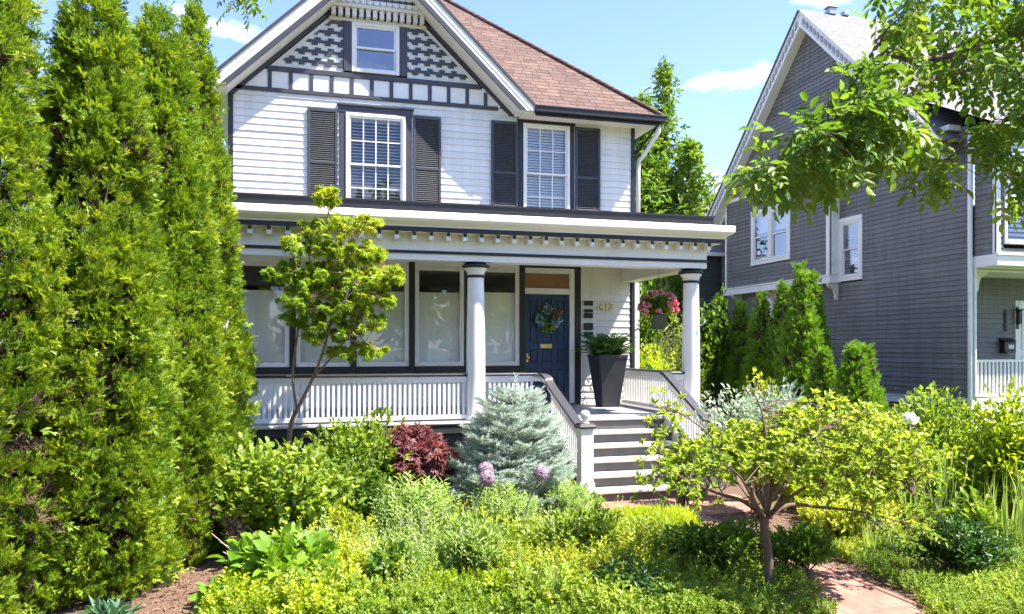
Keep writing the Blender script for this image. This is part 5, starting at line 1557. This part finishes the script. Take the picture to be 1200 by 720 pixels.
def spreading_tree():
    t = 6.4; bx, by = place(898, t)
    root = empty('small_tree', (bx, by, 0), 'small spreading tree with a slim bare trunk and umbrella crown beside the brick path', 'tree')
    A = lambda u, v, dt=0: at(u, v, t+dt)
    tr = [((bx,by,-.02), .047), (A(901,660), .038), (A(896,622), .036), (A(896,604), .042)]
    limbs = [tr,
        [(A(896,607), 0.0237), (A(872,588,-.1), 0.0178), (A(840,578,-.25), 0.0118), (A(800,560,-.3), 0.0074), (A(770,545,-.35), 0.0044)],
        [(A(896,607), 0.0222), (A(880,575,.2), 0.0163), (A(855,535,.4), 0.0111), (A(820,500,.5), 0.0067), (A(785,478,.5), 0.0037)],
        [(A(897,606), 0.0252), (A(905,570,-.15), 0.0178), (A(900,525,-.2), 0.0126), (A(892,480,-.1), 0.0074), (A(880,455,0), 0.0037)],
        [(A(898,607), 0.0252), (A(925,592,.15), 0.0185), (A(965,595,.3), 0.0133), (A(1010,600,.35), 0.0089), (A(1055,612,.35), 0.0044)],
        [(A(898,607), 0.0222), (A(930,580,-.3), 0.0148), (A(970,560,-.5), 0.0104), (A(1020,560,-.6), 0.0067), (A(1070,580,-.6), 0.0037)],
        [(A(898,604), 0.0207), (A(925,560,.4), 0.0148), (A(955,520,.6), 0.0096), (A(985,485,.6), 0.0052)],
        [(A(905,575,-.15), 0.0133), (A(935,540,-.4), 0.0089), (A(960,505,-.5), 0.0052)],
        [(A(896,607), 0.0192), (A(885,590,-.4), 0.0133), (A(868,560,-.75), 0.0074), (A(850,545,-.95), 0.0037)],
        [(A(1010,598,.35), 0.0074), (A(1050,575,.6), 0.0052), (A(1090,580,.7), 0.0030)],
    ]
    cx, cy = place(940, t)
    tips = []
    lump = Lump(8, .16)
    n = 1550
    d = rdirs(n, -.30)
    r = (.40+.60*RNG.random(n)**.55)*lump(d)
    c = np.array([cx, cy, 1.09])
    # umbrella: wide, thinner towards the rim, drooping at the ends
    rt_ = np.array([CT, -ST, 0]); fw_ = np.array([ST, CT, 0])
    lat = d[:,0]*r*1.12; dep = d[:,1]*r*1.0; up_ = d[:,2]*r
    zz = np.where(up_ > 0, up_*.50, up_*.42)
    rad_ = np.sqrt(lat**2+dep**2)
    zz = zz - .18*np.maximum(0, rad_-.55)**1.2 + .10*np.sin(lat*5+1)*np.cos(dep*4)
    Pp = c + lat[:,None]*rt_ + dep[:,None]*fw_ + zz[:,None]*np.array([0,0,1])
    tips = [p for p in Pp if not (p[2] < .98 and np.hypot(p[0]-bx, p[1]-by) < .62)]
    for u, v, dt, m_ in ((775,540,-.3,14),(790,575,-.35,12),(770,500,.4,16),(790,475,.5,18),(1085,590,.4,22),(1100,625,.3,22),(1060,630,.2,20),(1020,610,.3,20),(1085,555,.5,20),(760,560,-.2,10),(820,580,-.4,10)):
        for k in range(m_): tips.append(np.array(A(u+random.gauss(0,14), v+random.gauss(0,12), dt+random.gauss(0,.12))))
    dirs = limb_tree(root, limbs, tips, M['bark'], .0030, 150, sag=.10, skip=7)
    P, Dv, N, L, W, ti = tip_leaves(dirs, 9, .054, .026, .9, .30, back=1.1)
    hi = np.clip((P[:,2]-1.0)*.45, -.2, .3)  # tint rises with height
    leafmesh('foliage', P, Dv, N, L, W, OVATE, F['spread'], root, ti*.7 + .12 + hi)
spreading_tree()

# ------------------------------------------------------------------ street trees reaching in from outside the frame
def street_tree(name, label, trunk, limbs, polys, nt, m, tmpl, ll, lw, seed, tr=.16, extra=()):
    root = empty(name, trunk[0], label, 'tree', None)
    rg = np.random.default_rng(seed)
    tips = []
    for poly, t0, t1, n in polys:
        px = rg.uniform(min(p[0] for p in poly), max(p[0] for p in poly), n*4); py = rg.uniform(min(p[1] for p in poly), max(p[1] for p in poly), n*4)
        k = inside(px, py, poly); px, py = px[k][:n], py[k][:n]
        for a, b in zip(px, py): tips.append(at(a, b, rg.uniform(t0, t1)))
    for e in extra: tips.append(e)
    L = [[(p, r) for p, r in zip(trunk, np.linspace(tr, tr*.7, len(trunk)))]] + limbs
    dirs = limb_tree(root, L, tips, M['bark'], .0026, nt, sag=.08, skip=6)
    A_ = np.array([list(a) for a, b in dirs]); B_ = np.array([list(b) for a, b in dirs])
    per = 4; n = len(A_)
    s = rg.random((n, per)); s[:,0] = 0
    P = B_[:,None,:] - (B_-A_)[:,None,:]*s[...,None]*.8
    tw = norm(B_-A_)[:,None,:]
    Dv = norm(tw*.5 + rdirs(n*per).reshape(n,per,3)*.8 + np.array([0,0,-.45]))
    N = norm(np.array([0,0,1.]) + rdirs(n*per).reshape(n,per,3)*.5)
    f = lambda a: a.reshape(-1,3)
    sz = (.75+.45*rg.random((n,per))).ravel()
    ti = (.5*rg.random((n,1)) + .5*rg.random((n,per))).ravel()
    P, Dv, N = f(P), f(Dv), f(N)
    for q, tm in enumerate(tmpl):
        k = np.arange(len(P)) % len(tmpl) == q
        leafmesh('foliage', P[k], Dv[k], N[k], (ll*sz)[k], (lw*sz)[k], tm, m, root, ti[k])
    return root
T0 = Vector((5.0, 1.2, 0))
tk = [T0, T0+Vector((.05,0,1.2)), T0+Vector((.0,.1,2.6)), T0+Vector((-.1,.2,4.2))]
A = at
street_tree('street_tree', 'leafy street tree branch hanging in at the top right with drooping compound leaves', tk, [
    [(tk[2], .11), (A(1330,60,3.43), 0.0307), (A(1200,38,3.43), 0.0205), (A(1130,62,3.37), 0.0148), (A(1060,70,3.30), 0.0098), (A(1025,48,3.30), 0.0030)],
    [(A(1150,55,3.37), 0.0139), (A(1090,95,3.23), 0.0115), (A(1045,128,3.17), 0.0090), (A(1000,152,3.17), 0.0066), (A(965,160,3.12), 0.0030)],
    [(tk[2], .08), (A(1330,90,3.83), 0.0205), (A(1205,128,3.70), 0.0123), (A(1165,150,3.63), 0.0090), (A(1120,180,3.56), 0.0049), (A(1085,200,3.56), 0.0025)],
    [(tk[3], .09), (A(1330,-120,3.30), 0.0205), (A(1180,-60,3.30), 0.0123), (A(1080,-10,3.30), 0.0061)],
    [(tk[3], .09), (T0+Vector((1.2,.5,5.2)), 0.0205), (T0+Vector((2.2,.8,6.0)), 0.0082)],
    [(tk[3], .09), (T0+Vector((-.4,-.8,5.4)), 0.0205), (T0+Vector((-.6,-1.8,6.2)), 0.0082)],
    ], [
    ([(1040,-40),(1022,40),(1005,85),(1030,125),(1100,110),(1200,115),(1260,110),(1300,-100),(1080,-80)], 2.90, 3.90, 150),
    ([(1005,90),(965,118),(935,148),(905,178),(905,200),(940,212),(1000,195),(1060,185),(1080,150),(1050,110)], 2.80, 3.60, 100),
    ([(895,175),(880,205),(878,228),(900,228),(925,200)], 2.84, 3.23, 10),
    ([(1070,170),(1060,205),(1100,225),(1150,195),(1200,190),(1260,220),(1260,110),(1150,120)], 3.30, 3.96, 56),
    ([(1185,190),(1180,235),(1230,250),(1260,160)], 3.17, 3.56, 12),
    ], 70, F['ash'], PINNATES, .128, .128, 5, extra=[T0+Vector((random.gauss(1.0,.8), random.gauss(-.3,.8), random.uniform(4.0,6.0))) for k in range(160)])
T1 = Vector((-3.6, 1.6, 0))
tk1 = [T1, T1+Vector((0,0,1.6)), T1+Vector((.1,.1,3.4)), T1+Vector((.2,.2,5.0))]
street_tree('street_tree', 'leafy street tree tips with fine compound leaves hanging in above the gable corner, top left', tk1, [
    [(tk1[2], .10), (A(-60,-120,4.2), .05), (A(110,-62,4.6), .030), (A(210,-40,4.8), .018), (A(285,-26,4.9), .008), (A(300,-12,4.9), .004)],
    [(tk1[3], .08), (T1+Vector((-.8,.4,6.2)), .03)], [(tk1[3], .08), (T1+Vector((.3,-.9,6.3)), .03)],
    ], [([(272,-30),(274,-6),(296,0),(300,-30)], 4.7, 5.1, 4), ([(230,-34),(232,-22),(260,-20),(262,-34)], 4.7, 5.0, 2), ([(155,-46),(155,-30),(172,-30),(172,-46)], 4.6, 4.9, 1), ([(204,-46),(206,-30),(216,-30),(216,-46)], 4.6, 4.9, 1)],
    12, F['ash'], [PINNATE_FINE], .20, .24, 6, tr=.14, extra=[T1+Vector((random.gauss(-.3,.8), random.gauss(-.5,.7), random.uniform(4.6,6.8))) for k in range(110)])

# ------------------------------------------------------------------ things behind the house
def tall_tree(name, label, u, t, vtop, hw, m, ntips, seed, ll=.35, shape=1.0, zlow=1.0, cat='tree', group=None):
    x, y = place(u, t); H = zat(vtop, t); r = hw*t/FPX
    root = empty(name, (x, y, 0), label, cat, group)
    mb = MB(); mb.tube([(x,y,0),(x+.1,y,H*.4),(x,y+.1,H*.8),(x,y,H*.97)], [.22,.16,.07,.02], 8)
    rg = np.random.default_rng(seed)
    # several upright leaders, each with its own plume of foliage
    PP, DD, NN, tt = [], [], [], []
    lead = [(0,0,1.0,.55)] + [(rg.uniform(-.75,.75), rg.uniform(-.7,.7), rg.uniform(.62,.95), rg.uniform(.42,.6)) for _ in range(9)]
    for lx, ly_, lh, lr in lead:
        n = int(ntips*lr)
        top = H*lh
        h = rg.random(n)**.8; z = zlow + h*(top-zlow)
        prof = np.minimum(1, (1-h)*2.2+.05)**.7*np.minimum(1, .45+h*1.4)
        a = rg.random(n)*6.28; q = np.sqrt(rg.random(n))*r*lr*prof*(1+.35*np.sin(z*2.3+a*2+lx*9))
        sx = x + lx*r*np.minimum(1, .3+h); sy = y + ly_*r*np.minimum(1,.3+h)
        PP.append(np.stack([sx+q*np.cos(a), sy+q*np.sin(a), z],1)); DD.append(rg.normal(size=(n,3))+np.array([0,0,.3])+np.stack([np.cos(a),np.sin(a),np.zeros(n)],1)*.6)
        NN.append(rg.normal(size=(n,3))*.6+np.array([0,0,1.])); tt.append(.5+.25*np.sin(z*3.1+a*2+lx*5)+.4*(rg.random(n)-.5))
        mb.tube([(x,y,H*.2),(x+lx*r*.5,y+ly_*r*.5,H*.2+(top-H*.2)*.5),(x+lx*r,y+ly_*r,top*.97)], [.09,.05,.012], 6)
    mb.build('trunk', M['bark_grey'], root)
    P = np.concatenate(PP); n = len(P)
    leafmesh('crown', P, np.concatenate(DD), np.concatenate(NN), ll*(.7+.6*RNG.random(n)), ll*.62*np.ones(n), multi([(BROAD, trs((0,0,0),(1,0,0),(0,0,1),.5,.36)), (BROAD, trs((.25,.1,.05),(.6,.8,0),(.2,0,1),.45,.33)), (BROAD, trs((.3,-.1,.0),(.6,-.8,.1),(-.2,.1,1),.45,.33)), (BROAD, trs((.5,0,0),(1,.1,-.3),(0,.2,1),.5,.36))]), m, root, np.concatenate(tt))
    return root
tall_tree('tree', 'tall loose green tree rising behind the right end of the white house', 777, 29., 76, 58, F['tree'], 2300, 3, .36)
GB = 'shrubs seen through the porch'
tall_tree('tree', 'dark green tree seen through the porch behind the hanging basket', 783, 24., 306, 40, F['mid'], 700, 4, .30, zlow=.2)
shrub('shrub', 'dark green bush seen under the hanging basket, behind the golden one', 'shrub', 745, 21., 335, 40, F['mid'], 500, 9, .16, .09, OVATE, group=GB)
shrub('shrub', 'pale olive bush in the gap between the porch wall and the column', 'shrub', 787, 18., 375, 36, foliage('olive_leaf', (.10,.14,.03), (.17,.21,.05), (.26,.29,.09), .4), 520, 9, .11, .035, LANCE, group=GB)
shrub('shrub', 'golden lime bush low in the gap between the porch wall and the column', 'shrub', 764, 16., 398, 30, F['gold'], 420, 9, .09, .05, OVATE, group=GB)
shrub('shrub', 'dark glossy bush just above the porch side rail', 'shrub', 762, 15., 424, 16, F['dark'], 160, 9, .10, .05, BROAD, group=GB)
shrub('shrub', 'green bush between the porch column and the first narrow cedar', 'shrub', 828, 20., 350, 26, F['mid'], 420, 9, .14, .08, OVATE, group=GB)

# ------------------------------------------------------------------ porch furnishing
def planter():
    x, y = place(711, 13.62); y = 12.72; x = 5.24
    root = empty('planter', (x, y, 1.0), 'tall tapered dark grey planter beside the blue front door', 'planter')
    mb = MB(); a, b, h = .165, .275, .92
    def ring(r, z, ch): return [(x-r+ch,y-r,z),(x+r-ch,y-r,z),(x+r,y-r+ch,z),(x+r,y+r-ch,z),(x+r-ch,y+r,z),(x-r+ch,y+r,z),(x-r,y+r-ch,z),(x-r,y-r+ch,z)]
    rings = [ring(a,1.0,.02), ring(b,1.0+h-.05,.025), ring(b+.012,1.0+h-.045,.025), ring(b+.012,1.0+h,.025), ring(b-.03,1.0+h,.02), ring(b-.04,1.0+h-.06,.02)]
    vs = [p for r in rings for p in r]; fs = [list(range(8))[::-1]]
    for i in range(len(rings)-1):
        for k in range(8):
            l = (k+1)%8; fs.append((i*8+k, i*8+l, (i+1)*8+l, (i+1)*8+k))
    fs.append([(len(rings)-1)*8+k for k in range(8)])
    mb.add(vs, fs); 
    root2 = mb.build('pot', M['planter'], root)
    fr = empty('fern', (x, y, 1.86), 'leafy green fern growing in the tall dark planter', 'plant')
    n = 130; a_ = RNG.random(n)*6.28; el = .5+2.2*RNG.random(n)
    D_ = np.stack([np.cos(a_), np.sin(a_), el], 1)
    leafmesh('fronds', np.stack([x+.08*np.cos(a_), y+.08*np.sin(a_), np.full(n,1.85)],1), D_, np.array([0,0,1.])+.2*RNG.normal(size=(n,3)), .52*(.7+.5*RNG.random(n)), .58, FROND, F['fern'], fr)
planter()

def basket():
    x, y = 5.66, 11.55; zt = 2.44
    root = empty('hanging_basket', (x, y, zt), 'hanging basket of pink flowers in a dark green pot under the porch roof', 'hanging basket')
    mb = MB(); mb.lathe([(.10,zt-.10),(.105,zt-.10),(.15,zt+.12),(.165,zt+.125),(.165,zt+.15),(.14,zt+.15),(.13,zt+.10)], x, y, 20); mb.build('pot', paint('green_pot', (.05,.07,.045), .5, .1), root)
    wr = MB()
    for k in range(3):
        a = 2.09*k+.4; wr.tube([(x+.155*math.cos(a), y+.155*math.sin(a), zt+.14), (x+.03*math.cos(a), y+.03*math.sin(a), 3.2)], .003, 5)
    wr.tube([(x,y,3.18),(x,y,3.30),(x,y,3.59)], .004, 5); wr.build('hanger', M['metal'], root)
    P, D_, N, L, W, ti, a, b = bush_leaves((x, y, zt+.28), (.30,.30,.24), 160, 8, .06, .035, .3, -.6, .3, .2, (x,y,zt+.1))
    leafmesh('foliage', P, D_, N, L, W, OVATE, F['mid'], root, ti)
    for dx, dy, dz in ((-.2,-.05,0),(.16,-.1,-.06),(.22,.05,.1)):
        pass
    d = rdirs(44, -.5); c = np.array([x,y,zt+.28]) + d*np.array([.30,.30,.24])
    n = len(c); PP = np.repeat(c, 9, 0) ; DD = np.repeat(d, 9, 0)*.6 + rdirs(n*9)
    leafmesh('blossoms', PP, DD, RNG.normal(size=DD.shape), .062, .05, BROAD, F['pink'], root)
    # trailing stems
    tr_ = MB(); lv = []
    for ax_, ay_, l in ((.28,-.12,.38),(-.22,-.12,.28),(.1,-.24,.2),(-.28,.05,.30)):
        q = [Vector((x+ax_*s*1.0, y+ay_*s, zt+.22+.12*s-l*s*s)) for s in (.3,.6,.85,1.05,1.2)]
        tr_.tube(q, .004, 4); lv += [list(p+Vector((random.gauss(0,.015),random.gauss(0,.015),random.gauss(0,.015)))) for p in q for _ in range(9)]
    tr_.build('trailing_stems', M['bark_red'], root)
    lv = np.array(lv); leafmesh('trailing_leaves', lv, rdirs(len(lv))+np.array([0,0,-.3]), rdirs(len(lv)), .055, .032, OVATE, F['lime'], root)
basket()

def wreath():
    cx, cz, y = 4.33, 2.58, WY-.02
    root = empty('wreath', (cx, y, cz), 'round wreath of blue, green and rust leaves hung on the navy door', 'wreath')
    ri = MB(); pts = [(cx+.17*math.cos(a), y, cz+.17*math.sin(a)) for a in np.linspace(0, 6.283, 30)]
    ri.tube(pts, .022, 8, caps=False); ri.build('ring', M['bark'], root)
    for nm, m_, lo, hi, n in (('green_leaves', F['mid'], 0, 6.28, 260), ('blue_flowers', F['blue'], 2.6, 3.9, 90), ('blue_flowers', F['blue'], 5.3, 6.2, 80), ('blue_flowers', F['blue'], 1.2, 1.9, 50), ('rust_leaves', F['drygrass'], .1, .9, 70), ('yellow_leaves', F['feather'], 4.0, 5.2, 60)):
        a = lo+(hi-lo)*RNG.random(n); r = .17+RNG.normal(size=n)*.032
        P = np.stack([cx+r*np.cos(a), y-.02-.03*RNG.random(n), cz+r*np.sin(a)],1)
        D_ = np.stack([-np.sin(a)*.7+RNG.normal(size=n)*.6, -.5*np.ones(n)+RNG.normal(size=n)*.4, np.cos(a)*.7+RNG.normal(size=n)*.6],1)
        leafmesh(nm, P, D_, np.array([0,-1.,0])+.5*RNG.normal(size=(n,3)), .075, .044, OVATE, m_, root)
wreath()

# ------------------------------------------------------------------ trees across the street, seen only as reflections in the windows
def treeline():
    rg = np.random.default_rng(77); PP = []
    for k in range(15):
        cx, cy, h, r = -34+5*k+rg.uniform(-1,1), rg.uniform(-30,-24), rg.uniform(9,14), rg.uniform(2.6,4.0)
        n = 700; d = rdirs(n); q = (.6+.4*rg.random(n))*Lump(amp=.3)(d)
        PP.append(np.array([cx,cy,h*.55]) + d*np.array([r,r,h*.48])*q[:,None])
    P = np.concatenate(PP); P = P[P[:,2] > .2]; n = len(P)
    leafmesh('treeline', P, rg.normal(size=(n,3)), rg.normal(size=(n,3))+np.array([0,0,1]), .9, .7, BROAD, F['tree'], None, label='line of green trees across the street', cat='trees', kind='stuff')
treeline()

# ------------------------------------------------------------------ single mounds that break up the bed
for u, t, v, hw, m_, tm, ll, lw, n_, lb in (
    (560, 6.9, 612, 34, 'feather', LANCE, .10, .018, 190, 'pale narrow-leaved mound below the single flower globe, in the middle of the bed'),
    (690, 7.2, 596, 42, 'fresh', OVATE, .060, .036, 260, 'rounded bright green mound between the bed and the golden grass'),
    (455, 6.5, 640, 36, 'mid', BROAD, .085, .055, 110, 'darker green leafy mound right of the broad-leaved clump'),
    (600, 6.2, 668, 36, 'lime', OVATE, .055, .034, 220, 'lime green mound at the bottom centre beside the grassy tuft'),
    (410, 7.3, 590, 30, 'yellow', OVATE, .060, .030, 200, 'yellow-tipped mound between the hydrangea and the largest feathery clump'),
    (990, 8.0, 588, 36, 'yellow', OVATE, .060, .030, 200, 'yellow-tipped mound beyond the path right of the slim trunk'),
    (1150, 7.7, 590, 40, 'fresh', BROAD, .090, .050, 150, 'leafy green mound behind the dark shrub by the path')):
    shrub('mound_plant', lb, 'plant', u, t, v, hw, F[m_], n_, 7, ll, lw, tm, lump=.3, zmin=-.1, group='mounded plants in the beds', nst=24)
# spent catmint-like flower stalks in the bed
for u, t, v, lb in ((520, 6.9, 600, 'wispy clump of faded mauve flower spikes left of the middle of the bed'), (648, 7.3, 590, 'wispy clump of faded mauve flower spikes below the newel post')):
    x, y = place(u, t); H = zat(v, t); n = 42
    root = empty('flower_spikes', (x, y, 0), lb, 'plant', 'faded flower spikes')
    a = RNG.random(n)*6.28; rr = .22*np.sqrt(RNG.random(n)); B = np.stack([x+rr*np.cos(a), y+rr*np.sin(a), np.zeros(n)],1)
    Dv = np.stack([np.cos(a)*.4, np.sin(a)*.4, np.ones(n)],1)+RNG.normal(size=(n,3))*.18
    L = H*(.7+.4*RNG.random(n)); leafmesh('foliage', B, Dv, RNG.normal(size=(n,3)), L*.85, L*.85, make_plume(16, .14, .035, LANCE), F['feather'], root)
    Dn = norm(Dv); leafmesh('flower_tips', B+Dn*(L*.78)[:,None], Dv, RNG.normal(size=(n,3)), L*.18, L*.13, make_plume(12, .22, .09, DIAMOND), foliage('faded_floret', (.30,.27,.28), (.40,.34,.38), (.52,.46,.50), .3, (1,1,1)), root, kind='stuff')
# ------------------------------------------------------------------ camera, light, sky
cam = bpy.data.cameras.new('camera'); co = bpy.data.objects.new('camera', cam); COL.objects.link(co)
co.location = (0, 0, EYE); co.rotation_euler = (R(90), 0, -TH)
cam.sensor_width = 36.0; cam.lens = 36.0*FPX/1200.0; cam.shift_y = (VH-360.0)/1200.0
cam.clip_start = .05; cam.clip_end = 2000
SC.camera = co

sun_dir = Vector((.46, -.255, .85)).normalized()
sl = bpy.data.lights.new('sun', 'SUN'); sl.energy = 4.7; sl.angle = R(.53); sl.color = (1.0, .95, .86)
so = bpy.data.objects.new('sun', sl); COL.objects.link(so)
so.rotation_euler = (-sun_dir).to_track_quat('-Z', 'Y').to_euler()
so.location = (6, -3, 14)

wd = bpy.data.worlds.new('World'); SC.world = wd; wd.use_nodes = True
nt = wd.node_tree; nt.nodes.clear()
out = nt.nodes.new('ShaderNodeOutputWorld'); bg = nt.nodes.new('ShaderNodeBackground')
sk = nt.nodes.new('ShaderNodeTexSky'); sk.sky_type = 'NISHITA'; sk.sun_disc = False
sk.sun_elevation = math.asin(sun_dir.z); sk.sun_rotation = math.atan2(sun_dir.x, sun_dir.y)
sk.altitude = 0; sk.air_density = 1.0; sk.dust_density = .35; sk.ozone_density = 2.2
# thin clouds
tc = nt.nodes.new('ShaderNodeTexCoord'); mp = nt.nodes.new('ShaderNodeMapping'); mp.inputs['Scale'].default_value = (2.2, 2.2, 7.5); mp.inputs['Location'].default_value = (.35, .1, .62)
nz = nt.nodes.new('ShaderNodeTexNoise'); nz.inputs['Scale'].default_value = 1.6; nz.inputs['Detail'].default_value = 7.0; nz.inputs['Roughness'].default_value = .58
mr = nt.nodes.new('ShaderNodeMapRange'); mr.inputs[1].default_value = .56; mr.inputs[2].default_value = .80; mr.inputs[3].default_value = 0; mr.inputs[4].default_value = .85
nt.links.new(tc.outputs['Generated'], mp.inputs[0]); nt.links.new(mp.outputs[0], nz.inputs['Vector']); nt.links.new(nz.outputs['Fac'], mr.inputs[0])
mx = nt.nodes.new('ShaderNodeMix'); mx.data_type = 'RGBA'; mx.inputs[7].default_value = (10.5, 10.4, 10.8, 1)
nt.links.new(mr.outputs[0], mx.inputs[0]); tn = nt.nodes.new('ShaderNodeMix'); tn.data_type = 'RGBA'; tn.blend_type = 'MULTIPLY'; tn.inputs[0].default_value = 1.0; tn.inputs[7].default_value = (.71, .70, .94, 1)
nt.links.new(sk.outputs[0], tn.inputs[6]); nt.links.new(tn.outputs[2], mx.inputs[6]); nt.links.new(mx.outputs[2], bg.inputs['Color'])
bg.inputs['Strength'].default_value = .13
nt.links.new(bg.outputs[0], out.inputs['Surface'])

vs = SC.view_settings
SC.display_settings.display_device = 'sRGB'
vs.view_transform = 'Standard'; vs.look = 'None'; vs.gamma = 1.0; vs.use_curve_mapping = False; vs.exposure = 1.93
cy = SC.cycles
cy.use_adaptive_sampling = True; cy.adaptive_threshold = .02
cy.use_denoising = True
cy.max_bounces = 8; cy.diffuse_bounces = 4; cy.glossy_bounces = 3; cy.transmission_bounces = 4; cy.transparent_max_bounces = 8
cy.sample_clamp_indirect = 6.0; cy.blur_glossy = .5
